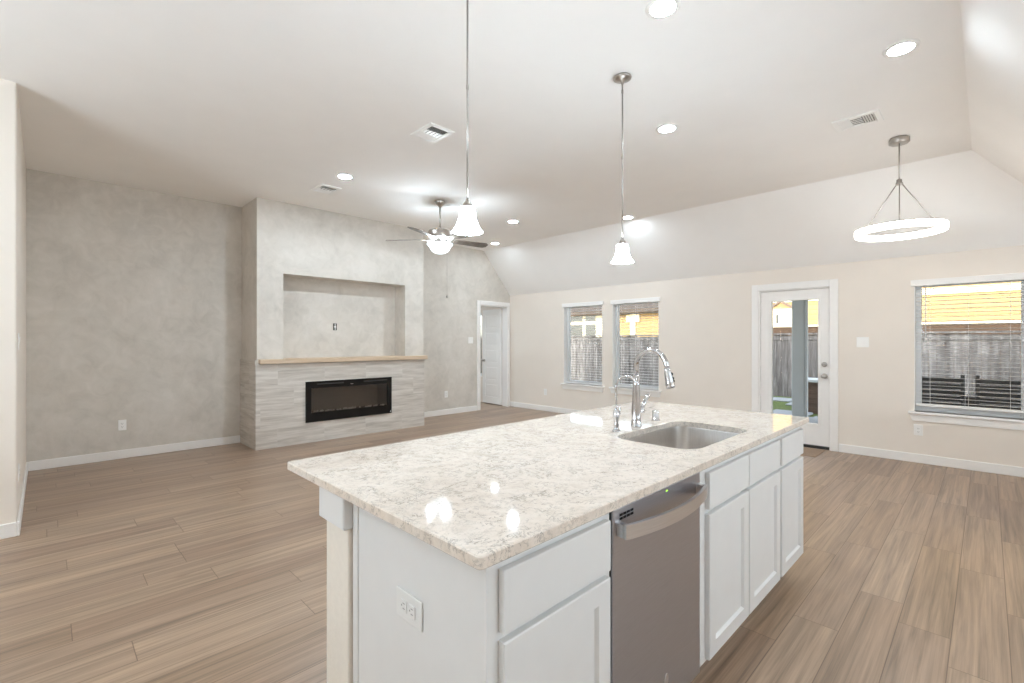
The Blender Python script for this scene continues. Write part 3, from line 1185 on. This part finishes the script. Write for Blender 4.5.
# knee wall carrying the overhang
bm = B(); box(bm, 0.672, 3.17, 1.405, 1.567, 0, 0.772, 0.006, 2)
struct('wall_island', bm, M['knee_paint'])
bm = B(); box(bm, 0.655, 3.185, 1.402, 1.585, 0.772, CT - 0.001, 0.004, 1)
struct('trim_1', bm, M['cabinet'])

# countertop with the sink cut-out
CX0, CX1, CY0, CY1, CZ0, CZ1 = 0.637, 3.200, 0.736, 1.835, CT, 0.914
HX0, HX1, HY0, HY1, HR = 1.872, 2.556, 0.842, 1.240, 0.095


def rrect(x0, x1, y0, y1, r, seg=10):
    pts = []
    for cx, cy, a0 in ((x1 - r, y1 - r, 0), (x0 + r, y1 - r, 90), (x0 + r, y0 + r, 180), (x1 - r, y0 + r, 270)):
        for k in range(seg + 1):
            a = math.radians(a0 + 90 * k / seg)
            pts.append((cx + r * math.cos(a), cy + r * math.sin(a)))
    return pts


def counter():
    bm = B()
    inner = rrect(HX0, HX1, HY0, HY1, HR, 12)
    outer = rrect(CX0, CX1, CY0, CY1, 0.014, 12)
    e = 0.003
    outer_s = rrect(CX0 + e, CX1 - e, CY0 + e, CY1 - e, 0.012, 12)
    inner_s = rrect(HX0 - e, HX1 + e, HY0 - e, HY1 + e, HR + e, 12)
    loops = [(inner, CZ0), (inner, CZ1 - e), (inner_s, CZ1), (outer_s, CZ1), (outer, CZ1 - e), (outer, CZ0 + e), (outer_s, CZ0), (inner, CZ0)]
    R = [[bm.verts.new((x, y, z)) for x, y in L] for L, z in loops[:-1]]
    R.append(R[0])
    for a, b in zip(R, R[1:]):
        for k in range(len(a)):
            bm.faces.new((a[k], a[(k + 1) % len(a)], b[(k + 1) % len(a)], b[k]))
    return bm


tag(obj('countertop', counter(), M['quartz']), 'white speckled quartz countertop with a sink cut-out, on the kitchen island', 'countertop')

# sink
sk = thing('kitchen_sink', 'stainless steel single bowl sink set under the island countertop', 'sink', (2.214, 1.041, 0.68))
bm = B()
loops = []
for (g, z) in ((0.022, CT - 0.0015), (0.003, CT - 0.0015), (0.0035, CT - 0.006), (0.000, CT - 0.05), (-0.006, CT - 0.18), (-0.014, CT - 0.205), (-0.035, CT - 0.215)):
    loops.append(([(x, y) for x, y in rrect(HX0 - g, HX1 + g, HY0 - g, HY1 + g, max(0.02, HR - 0.02 + g), 10)], z))
for (g, z) in ((-0.03, CT - 0.219), (-0.008, CT - 0.209), (0.004, CT - 0.18), (0.008, CT - 0.05), (0.010, CT - 0.006), (0.022, CT - 0.004)):
    pass
rings = [[bm.verts.new((x, y, z)) for x, y in L] for L, z in loops]
for a, b in zip(rings, rings[1:]):
    for k in range(len(a)):
        f_ = bm.faces.new((a[k], a[(k + 1) % len(a)], b[(k + 1) % len(a)], b[k])); f_.smooth = True
bm.faces.new(rings[-1])
bo = obj('bowl', bm, M['sink_steel'], sk)
sm = bo.modifiers.new('thickness', 'SOLIDIFY'); sm.thickness = 0.0012; sm.offset = 0
bm = B(); lathe(bm, [(0.045, 0.0), (0.045, 0.003), (0.038, 0.004), (0.030, 0.001), (0.008, 0.001)], (2.214, 1.09, CT - 0.214), 28)
obj('drain', bm, M['chrome'], sk)

# faucet
FXc, FYc = 2.210, 1.300
fa = thing('kitchen_faucet', 'tall chrome gooseneck faucet with pull-down spray head behind the sink', 'faucet', (FXc, FYc, CZ1))
bm = B()
lathe(bm, [(0.028, 0.0), (0.028, 0.006), (0.0255, 0.010), (0.0245, 0.04), (0.0230, 0.09), (0.0200, 0.15), (0.0170, 0.22), (0.0150, 0.27)], (FXc, FYc, CZ1), 28)
obj('faucet_body', bm, M['chrome'], fa)
bm = B()
pts = [(FXc, FYc, CZ1 + 0.268), (FXc, FYc, CZ1 + 0.294), (FXc, FYc, CZ1 + 0.316)]
ra = 0.085
for k in range(1, 17):
    a = PI * k / 16 * 0.965
    pts.append((FXc, FYc - ra + ra * math.cos(a), CZ1 + 0.316 + 1.0 * ra * math.sin(a)))
p_end = Vector(pts[-1])
dirn = (Vector(pts[-1]) - Vector(pts[-2])).normalized()
pts.append(tuple(p_end + dirn * 0.012))
tube(bm, pts, 0.0135, 18)
obj('spout', bm, M['chrome'], fa)
bm = B()
s0 = p_end + dirn * 0.013
dd = dirn.copy()
tube(bm, [s0, s0 + dd * 0.02, s0 + dd * 0.06, s0 + dd * 0.090, s0 + dd * 0.102], [0.0150, 0.0165, 0.0205, 0.0235, 0.0215], 20)
sh = obj('spray_head', bm, M['chrome'], fa)
bm = B()
side = Vector((0.55, -0.83, 0)).normalized()
for q in (0.030, 0.052, 0.066):
    cpt = s0 + dd * q + side * (0.0155 + 0.05 * q)
    sphere(bm, cpt, 0.0075, 12, 1.25)
obj('spray_button', bm, M['black'], sh)
bm = B()
tube(bm, [(FXc + 0.018, FYc, CZ1 + 0.078), (FXc + 0.058, FYc, CZ1 + 0.078), (FXc + 0.066, FYc, CZ1 + 0.078)], [0.018, 0.020, 0.015], 20)
tube(bm, [(FXc + 0.050, FYc, CZ1 + 0.086), (FXc + 0.074, FYc - 0.004, CZ1 + 0.118), (FXc + 0.112, FYc - 0.010, CZ1 + 0.160)], [0.0140, 0.0105, 0.0135], 14)
obj('lever_handle', bm, M['chrome'], fa)

ff = thing('water_filter_tap', 'small slim chrome drinking water tap left of the main faucet', 'tap', (2.014, 1.297, CZ1))
tx, ty = 2.014, 1.297
bm = B()
lathe(bm, [(0.021, 0.0), (0.021, 0.004), (0.012, 0.010), (0.010, 0.022), (0.0135, 0.030), (0.0095, 0.042), (0.012, 0.055), (0.0155, 0.070), (0.0150, 0.092), (0.010, 0.104), (0.006, 0.112)], (tx, ty, CZ1), 22)
obj('tap_body', bm, M['chrome'], ff)
bm = B()
pts = [(tx, ty, CZ1 + 0.10), (tx, ty, CZ1 + 0.19), (tx, ty, CZ1 + 0.215)]
for k in range(1, 13):
    a = PI * k / 12 * 0.86
    pts.append((tx, ty - 0.062 + 0.062 * math.cos(a), CZ1 + 0.215 + 0.062 * math.sin(a)))
tube(bm, pts, 0.0052, 12)
obj('spout', bm, M['chrome'], ff)
bm = B()
tube(bm, [(tx + 0.012, ty, CZ1 + 0.075), (tx + 0.026, ty, CZ1 + 0.078), (tx + 0.034, ty, CZ1 + 0.086)], [0.006, 0.006, 0.006], 10)
tube(bm, [(tx + 0.030, ty, CZ1 + 0.080), (tx + 0.030, ty - 0.002, CZ1 + 0.118)], [0.006, 0.0045], 10)
obj('lever', bm, M['chrome'], ff)
bm = B()
lathe(bm, [(0.024, 0.0), (0.024, 0.004), (0.020, 0.006), (0.020, 0.050), (0.018, 0.055), (0.003, 0.057)], (2.450, 1.318, CZ1), 26)
tag(obj('air_gap_cap', bm, M['chrome']), 'short chrome air gap cylinder right of the main faucet', 'air gap')


# ------------------------------------------------------------------ lights
def can_light(x, y, label, lens):
    t = thing('recessed_light', label, 'ceiling light', (x, y, ZC), 'recessed ceiling lights')
    bm = B()
    lathe(bm, [(0.066, -0.007), (0.070, -0.008), (0.090, -0.004), (0.092, -0.0003), (0.066, -0.0003), (0.066, -0.007)], (x, y, ZC), 32, False)
    obj('trim_ring', bm, M['plastic'], t)
    bm = B()
    lathe(bm, [(0.0662, -0.003), (0.0650, -0.0062), (0.050, -0.0080), (0.028, -0.0090), (0.004, -0.0095)], (x, y, ZC), 24, True)
    obj('lens', bm, lens, t)
    return t


cans = [(2.377, 1.236, 'round recessed ceiling light above the island, cut off at the top of the photo'),
        (3.752, 0.374, 'recessed ceiling light at the top right, above the ceiling vent and ring chandelier'),
        (3.750, 1.913, 'recessed ceiling light just right of the far pendant rod'),
        (5.005, 5.026, 'recessed ceiling light in the middle between the ceiling fan and far pendant'),
        (2.334, 4.953, 'recessed ceiling light beside the small ceiling vent above the fireplace'),
        (6.033, 3.684, 'recessed ceiling light seen right behind the far pendant rod'),
        (5.890, 6.385, 'recessed ceiling light beside the tip of the right fan blade')]
first = can_light(*cans[0], M['lens'])
for x, y, lab in cans[1:3]:
    dup(first, (x, y, ZC), lab, 'recessed ceiling lights')
for x, y, lab in cans[5:]:
    dup(first, (x, y, ZC), lab, 'recessed ceiling lights')
second = can_light(*cans[3], M['living_lens'])
for x, y, lab in cans[4:5]:
    dup(second, (x, y, ZC), lab, 'recessed ceiling lights')
for x, y in ((-1.3, 1.2), (-1.3, 3.2), (0.6, 0.6)):  # extra cans out of view, added to brighten the room
    dup(first, (x, y, ZC), 'unseen recessed ceiling light added behind the camera to brighten the room', 'recessed ceiling lights')


def pendant(x, y, label):
    zb, zt = 1.902, 2.022
    t = thing('pendant_light', label, 'pendant light', (x, y, ZC), 'island pendant lights')
    bm = B()
    lathe(bm, [(0.058, 0.0), (0.062, -0.006), (0.060, -0.014), (0.040, -0.024), (0.012, -0.030), (0.008, -0.050)], (x, y, ZC - 0.0003), 28)
    obj('canopy', bm, M['nickel'], t)
    bm = B()
    tube(bm, [(x, y, ZC - 0.048), (x, y, 2.062)], 0.0052, 10)
    for z in (ZC - 0.10, 2.62):
        tube(bm, [(x, y, z - 0.012), (x, y, z + 0.012)], 0.0072, 10)
    obj('rod', bm, M['nickel'], t)
    bm = B()
    lathe(bm, [(0.006, 0.050), (0.010, 0.042), (0.015, 0.030), (0.026, 0.010), (0.034, 0.0), (0.036, -0.010)], (x, y, zt), 24)
    obj('socket_cap', bm, M['nickel'], t)
    bm = B()
    H = zt - zb
    prof = []
    for k in range(15):
        u = k / 14
        r = 0.037 + 0.011 * u + 0.029 * u ** 3.4
        prof.append((r, -u * H))
    full = prof + [(r - 0.004, z) for r, z in reversed(prof)]
    lathe(bm, full, (x, y, zt), 32, False)
    obj('lamp_shade', bm, M['shade'], t)
    bm = B(); sphere(bm, (x, y, zt - 0.075), 0.024, 14, 1.3)
    obj('bulb', bm, M['bowl'], t)
    return t


pd = pendant(1.486, 1.812, 'pendant light with white bell shade above the near end of the island')
dup(pd, (2.806, 1.757, ZC), 'pendant light with white bell shade above the far end of the island by the faucet', 'island pendant lights')

# ring chandelier
rx, ry, rz = 5.400, 0.550, 2.345
rg = thing('ring_chandelier', 'glowing white ring chandelier hung on three thin rods near the back door', 'chandelier', (rx, ry, ZC))
bm = B(); lathe(bm, [(0.072, 0.0), (0.075, -0.004), (0.075, -0.046), (0.070, -0.050), (0.010, -0.051)], (rx, ry, ZC - 0.0003), 8)
obj('canopy', bm, M['nickel'], rg)
bm = B(); tube(bm, [(rx, ry, ZC - 0.05), (rx, ry, 2.80)], 0.006, 10)
obj('stem', bm, M['nickel'], rg)
bm = B(); lathe(bm, [(0.010, 0.03), (0.020, 0.026), (0.020, 0.0), (0.026, -0.004), (0.026, -0.020), (0.008, -0.024)], (rx, ry, 2.775), 20)
obj('hub', bm, M['nickel'], rg)
RR = 0.322
for k in range(3):
    bm = B()
    a = math.radians(186 + 120 * k)
    tube(bm, [(rx + 0.02 * math.cos(a), ry + 0.02 * math.sin(a), 2.765), (rx + (RR - 0.012) * math.cos(a), ry + (RR - 0.012) * math.sin(a), rz + 0.036)], 0.0048, 8)
    obj('rod', bm, M['nickel'], rg)
bm = B()
lathe(bm, [(RR - 0.020, 0.025), (RR + 0.001, 0.025), (RR + 0.001, 0.033), (RR - 0.020, 0.033), (RR - 0.020, 0.025)], (rx, ry, rz), 64, False)
obj('metal_band', bm, M['nickel'], rg)
bm = B()
lathe(bm, [(RR - 0.022, 0.0245), (RR - 0.024, 0.020), (RR - 0.024, -0.024), (RR - 0.020, -0.028), (RR - 0.003, -0.028), (RR + 0.001, -0.024), (RR + 0.001, 0.0245), (RR - 0.022, 0.0245)], (rx, ry, rz), 64, False)
obj('light_ring', bm, M['ring'], rg)

# ceiling fan
fx, fy = 3.62, 4.97
fan = thing('ceiling_fan', 'five blade ceiling fan with a glowing bowl light in front of the fireplace', 'ceiling fan', (fx, fy, ZC))
bm = B(); lathe(bm, [(0.066, 0.0), (0.068, -0.012), (0.055, -0.040), (0.028, -0.060), (0.022, -0.075)], (fx, fy, ZC - 0.0003), 28)
obj('canopy', bm, M['nickel'], fan)
bm = B(); tube(bm, [(fx, fy, ZC - 0.07), (fx, fy, 2.80)], 0.011, 12); tube(bm, [(fx, fy, 2.84), (fx, fy, 2.80)], [0.016, 0.024], 12)
obj('downrod', bm, M['nickel'], fan)
bm = B(); lathe(bm, [(0.03, 0.085), (0.11, 0.080), (0.143, 0.068), (0.151, 0.05), (0.151, -0.012), (0.143, -0.028), (0.09, -0.034), (0.085, -0.06)], (fx, fy, 2.720), 36)
obj('motor_housing', bm, M['nickel'], fan)
bm = B(); lathe(bm, [(0.085, 0.0), (0.09, -0.004), (0.096, -0.02), (0.098, -0.045), (0.06, -0.05)], (fx, fy, 2.660), 36)
obj('light_fitter', bm, M['nickel'], fan)
bm = B()
lathe(bm, [(0.165, 0.0), (0.168, -0.008), (0.150, -0.025), (0.132, -0.05), (0.122, -0.072), (0.100, -0.100), (0.062, -0.120), (0.015, -0.128)], (fx, fy, 2.618), 36)
obj('light_bowl', bm, M['bowl'], fan)
bm = B(); tube(bm, [(fx + 0.03, fy - 0.11, 2.62), (fx + 0.03, fy - 0.11, 2.2), (fx + 0.03, fy - 0.11, 1.94)], 0.0012, 5); sphere(bm, (fx + 0.03, fy - 0.11, 1.935), 0.012, 10, 1.6)
obj('pull_chain', bm, M['nickel'], fan)
for k in range(3):      # the bulbs inside the open-topped bowl
    a = math.radians(25 + 120 * k)
    ld = bpy.data.lights.new('fan_bulb', 'POINT')
    ld.energy = FAN_BULB_WATTS
    ld.shadow_soft_size = 0.025
    ld.color = WARM[:3]
    lo = bpy.data.objects.new('fan_bulb', ld)
    lo.location = (0.138 * math.cos(a), 0.138 * math.sin(a), 2.632 - ZC)
    lo.parent = fan
    COL.objects.link(lo)
for k in range(5):
    a = math.radians(133 + 72 * k)
    MT = Matrix.Translation((fx, fy, 2.675)) @ Matrix.Rotation(a, 4, 'Z')
    PT = MT @ Matrix.Rotation(math.radians(-13), 4, 'X')
    bm = B()
    n = 14
    top_, bot_ = [], []
    for sgn in (1, -1):
        rng = range(n + 1) if sgn == 1 else range(n, -1, -1)
        for j in rng:
            u = j / n
            x = 0.205 + 0.495 * u
            hw = 0.052 + 0.018 * u
            if u > 0.88:
                hw *= math.sqrt(max(0.0, 1 - ((u - 0.88) / 0.14) ** 2))
            if u < 0.06:
                hw *= 0.75 + 0.25 * u / 0.06
            top_.append((x, sgn * hw, 0.003))
    poly_prism(bm, top_, (0, 0, -0.010))
    bm.transform(PT)
    obj('blade', bm, M['blade'], fan)
    bm = B()
    for s in (-1, 1):
        tube(bm, [(0.10, s * 0.015, -0.002), (0.15, s * 0.030, -0.016), (0.21, s * 0.030, -0.008), (0.25, s * 0.020, -0.006)], [0.007, 0.008, 0.007, 0.005], 8)
    bm.transform(PT)
    obj('blade_arm', bm, M['nickel'], fan)


# ceiling registers
def register(cx, cy, label):
    t = thing('air_vent', label, 'air vent', (cx, cy, ZC), 'ceiling air vents')
    wx, wy = 0.25, 0.315
    x0, x1, y0, y1 = cx - wx / 2, cx + wx / 2, cy - wy / 2, cy + wy / 2
    zt, zb = ZC - 0.0004, ZC - 0.012
    bm = B()
    e = 0.038
    for q in ((x0, x1, y0, y0 + e), (x0, x1, y1 - e, y1), (x0, x0 + e, y0 + e, y1 - e), (x1 - e, x1, y0 + e, y1 - e)):
        box(bm, q[0], q[1], q[2], q[3], zb, zt, 0.003, 1)
    obj('frame', bm, M['plastic'], t)
    bm = B(); box(bm, x0 + e, x1 - e, y0 + e, y1 - e, zt - 0.002, zt)
    obj('duct_opening', bm, M['vent_dark'], t)
    L = (wy - 2 * e) / 3
    for bank in range(3):
        bm = B()
        yb0 = y0 + e + bank * L
        ns = 5
        for j in range(ns):
            yc = yb0 + (j + 0.5) * L / ns
            ang_ = math.radians((-50, 0, 50)[bank])
            if bank == 1:
                xc = x0 + e + (wx - 2 * e) * (j + 0.5) / ns
                hw = 0.0168
                pts = [(xc - hw, yb0 + 0.002, zb + 0.001), (xc + hw, yb0 + 0.002, zb + 0.006), (xc + hw, yb0 + 0.002, zb + 0.0072), (xc - hw, yb0 + 0.002, zb + 0.0022)]
                poly_prism(bm, pts, (0, L - 0.004, 0))
            else:
                hw = 0.0075
                s = -1 if bank == 0 else 1
                pts = [(x0 + e, yc - hw, zb + 0.0045 + s * 0.0045 * 1), (x0 + e, yc + hw, zb + 0.0045 - s * 0.0045), (x0 + e, yc + hw, zb + 0.0057 - s * 0.0045), (x0 + e, yc - hw, zb + 0.0057 + s * 0.0045)]
                poly_prism(bm, pts, (wx - 2 * e, 0, 0))
        obj('louvers', bm, M['plastic'], t)
    return t


v0 = register(2.385, 3.385, 'square white ceiling vent left of the near pendant rod')
dup(v0, (2.365, 5.52, ZC), 'white ceiling vent next to the recessed light above the fireplace', 'ceiling air vents')
dup(v0, (4.725, 0.748, ZC), 'white ceiling vent left of the ring chandelier canopy', 'ceiling air vents')

# ------------------------------------------------------------------ outside
GZ = -0.16
bm = B(); box(bm, WO, 60, -30, 45, GZ - 0.3, GZ)
g_ = struct('ground', bm, M['grass'])
bm = B(); box(bm, WO + 0.002, 10.1, -3.0, 3.4, GZ, -0.04)
struct('patio_slab', bm, M['concrete'])
bm = B(); box(bm, WO + 0.002, 10.15, -3.0, 3.0, 2.50, 2.62); box(bm, 9.72, 9.95, -3.0, 3.0, 2.28, 2.50)
struct('roof_patio', bm, M['post_grey'])
bm = B(); box(bm, 9.60, 9.80, 2.29, 2.49, -0.04, 2.28, 0.01, 1); box(bm, 9.60, 9.66, 2.245, 2.285, -0.04, 2.28)
tag(obj('porch_post', bm, M['post_grey']), 'square grey porch post on the patio seen through the back door glass', 'post')
# house roof slab out of view, put in to block the sun
bm = B()
poly_prism(bm, [(7.6, -3.2, 2.72), (7.6, -3.2, 2.86), (1.6, -3.2, 4.3), (-4.4, -3.2, 2.86), (-4.4, -3.2, 2.72), (1.6, -3.2, 4.16)], (0, 15.2, 0))
bm.free()
bm = B(); box(bm, XB - 0.3, 7.5, YB - 0.3, 11.8, 3.31, 3.42)
struct('roof', bm, M['roof_shingle'])

stones = [(12.6, 4.35, 0.9, 0.42), (11.6, 4.0, 0.9, 0.42), (10.75, 3.85, 0.6, 0.38), (12.9, 3.0, 0.8, 0.42), (11.0, 2.9, 0.7, 0.40), (13.5, 3.8, 0.6, 0.38), (10.55, 2.1, 0.6, 0.34)]
for k, (x, y, a_, b_) in enumerate(stones):
    bm = B(); box(bm, x - a_ / 2, x + a_ / 2, y - b_ * 0.9, y + b_ * 0.9, GZ, GZ + 0.045, 0.02, 2)
    tag(obj('stepping_stone', bm, M['concrete']), 'pale square stepping stone in the lawn beyond the back door', 'stepping stone', 'stepping stones in the lawn')

# fence
fe = thing('yard_fence', 'weathered grey board fence across the back yard, seen through all windows', 'fence', (14.55, 6, GZ))
bm = B()
y = -6.0
k = 0
while y < 22:
    top = 1.53 + random.uniform(-0.012, 0.012)
    box(bm, 14.5 + random.uniform(-0.006, 0.006), 14.53, y, y + 0.138, GZ, top)
    y += 0.145
    k += 1
obj('board_panel', bm, M['fence'], fe)
bm = B(); box(bm, 14.44, 14.58, -6, 22, 1.545, 1.59); box(bm, 14.47, 14.497, -6, 22, 1.40, 1.49)
obj('cap_rail', bm, M['fence'], fe)
y = -5.6
while y < 22:
    bm = B(); box(bm, 14.535, 14.63, y, y + 0.095, GZ, 1.544)
    obj('fence_post', bm, M['fence'], fe)
    y += 2.4

# patio chairs
def patio_chair(x, y, label):
    t = thing('patio_chair', label, 'chair', (x, y, -0.04), 'charcoal patio chairs')
    bm = B()
    for k in range(5):
        z = 0.46 + k * 0.082 + 0.02
        box(bm, x - 0.27 - 0.012 - 0.012 * k, x - 0.25 - 0.012 * k, y - 0.20, y + 0.20, z, z + 0.07, 0.004, 1)
    for s in (-1, 1):
        box(bm, x - 0.30 - 0.02, x - 0.255, y + s * 0.215 - 0.02, y + s * 0.215 + 0.02, 0.40, 0.92, 0.004, 1)
    obj('backrest', bm, M['wicker'], t)
    bm = B(); box(bm, x - 0.255, x + 0.27, y - 0.24, y + 0.24, 0.33, 0.395, 0.01, 2)
    obj('seat', bm, M['wicker'], t)
    for s in (-1, 1):
        bm = B(); box(bm, x - 0.26, x + 0.25, y + s * 0.262 - 0.022, y + s * 0.262 + 0.022, 0.60, 0.63, 0.006, 1)
        obj('armrest', bm, M['wicker'], t)
        for dx in (-0.24, 0.24):
            bm = B(); box(bm, x + dx - 0.02, x + dx + 0.02, y + s * 0.262 - 0.02, y + s * 0.262 + 0.02, -0.04, 0.60)
            obj('leg', bm, M['wicker'], t)
    return t


pc = patio_chair(8.85, 0.44, 'charcoal slatted patio chair behind the left half of the large blind')
dup(pc, (8.85, -0.13, -0.04), 'charcoal slatted patio chair behind the right half of the large blind', 'charcoal patio chairs')

bm = B()
box(bm, 11.47, 12.0, 2.42, 2.88, GZ, 0.50, 0.01, 1)
pb = thing('planter_box', 'dark brown wooden garden box beyond the porch post outside the back door', 'planter', (11.72, 2.65, GZ))
obj('box_body', bm, M['dark_wood'], pb)
bm = B(); box(bm, 11.41, 12.04, 2.38, 2.92, 0.50, 0.56, 0.008, 1)
obj('box_lid', bm, M['post_grey'], pb)

# neighbour's house
nh = thing('neighbor_house', 'sunlit cream house with white trim beyond the grey yard fence', 'house', (22, 6, GZ))
HXN = 20.0
bm = B(); box(bm, HXN, HXN + 8, -8, 9.0, GZ, 6.2); box(bm, HXN, HXN + 8, 9.0, 22, GZ, 2.75)
obj('wall', bm, M['siding'], nh)
bm = B(); box(bm, HXN - 0.12, HXN - 0.005, -8, 9.2, GZ, 1.90)  # plain dark brown band along the foot of the house wall
obj('lower_band', bm, M['band'], nh)
bm = B()
poly_prism(bm, [(HXN - 0.6, 9.0, 2.70), (HXN - 0.6, 9.0, 2.86), (HXN + 5, 9.0, 5.4), (HXN + 5, 9.0, 5.2)], (0, 13, 0))
poly_prism(bm, [(HXN - 0.5, -8, 6.15), (HXN - 0.5, -8, 6.3), (HXN + 5, -8, 8.6), (HXN + 5, -8, 8.4)], (0, 17.2, 0))
obj('roof', bm, M['roof_shingle'], nh)
bm = B(); box(bm, HXN - 0.16, HXN - 0.005, -8, 9.2, 1.905, 1.97); box(bm, HXN - 0.05, HXN - 0.005, -8, 9, 2.85, 3.05)
obj('band_trim', bm, M['cream'], nh)
# pointed gable trim seen in the door glass
bm = B()
for y0_, y1_, z0_, z1_ in ((5.55, 5.05, 2.95, 2.62), (5.55, 6.05, 2.95, 2.62)):
    poly_prism(bm, [(HXN - 0.09, y0_, z0_), (HXN - 0.09, y1_, z1_), (HXN - 0.09, y1_, z1_ - 0.09), (HXN - 0.09, y0_, z0_ - 0.09)], (0.08, 0, 0))
obj('gable_trim', bm, M['dark_wood'], nh)
bm = B(); box(bm, HXN - 0.06, HXN - 0.005, 5.15, 5.95, 1.995, 2.60)
wf = obj('window', bm, M['cream'], nh)
bm = B(); box(bm, HXN - 0.07, HXN - 0.061, 5.62, 5.70, 2.05, 2.40)
obj('pane', bm, M['house_glass'], wf)
# vertical trim by the second window
bm = B(); box(bm, HXN - 0.08, HXN - 0.005, 11.78, 12.05, GZ, 2.69); box(bm, HXN - 0.10, HXN - 0.005, 11.55, 12.25, 2.28, 2.64)
obj('corner_trim', bm, M['cream'], nh)
bm = B(); box(bm, HXN - 0.08, HXN - 0.005, 13.45, 13.98, GZ, 2.69)
obj('corner_trim', bm, M['cream'], nh)
# big dark windows with cream crossbars
for y0_, y1_ in ((13.985, 14.80), (14.82, 15.95)):
    bm = B(); box(bm, HXN - 0.05, HXN - 0.005, y0_, y1_, 1.50, 2.69)
    wf = obj('window', bm, M['cream'], nh)
    for (a0, a1) in ((1.55, 2.24), (2.40, 2.67)):
        bm = B(); box(bm, HXN - 0.06, HXN - 0.051, y0_ + 0.06, y1_ - 0.10, a0, a1)
        obj('pane', bm, M['house_glass'], wf)

for o in bpy.data.objects:
    if '_org' in o:
        del o['_org']
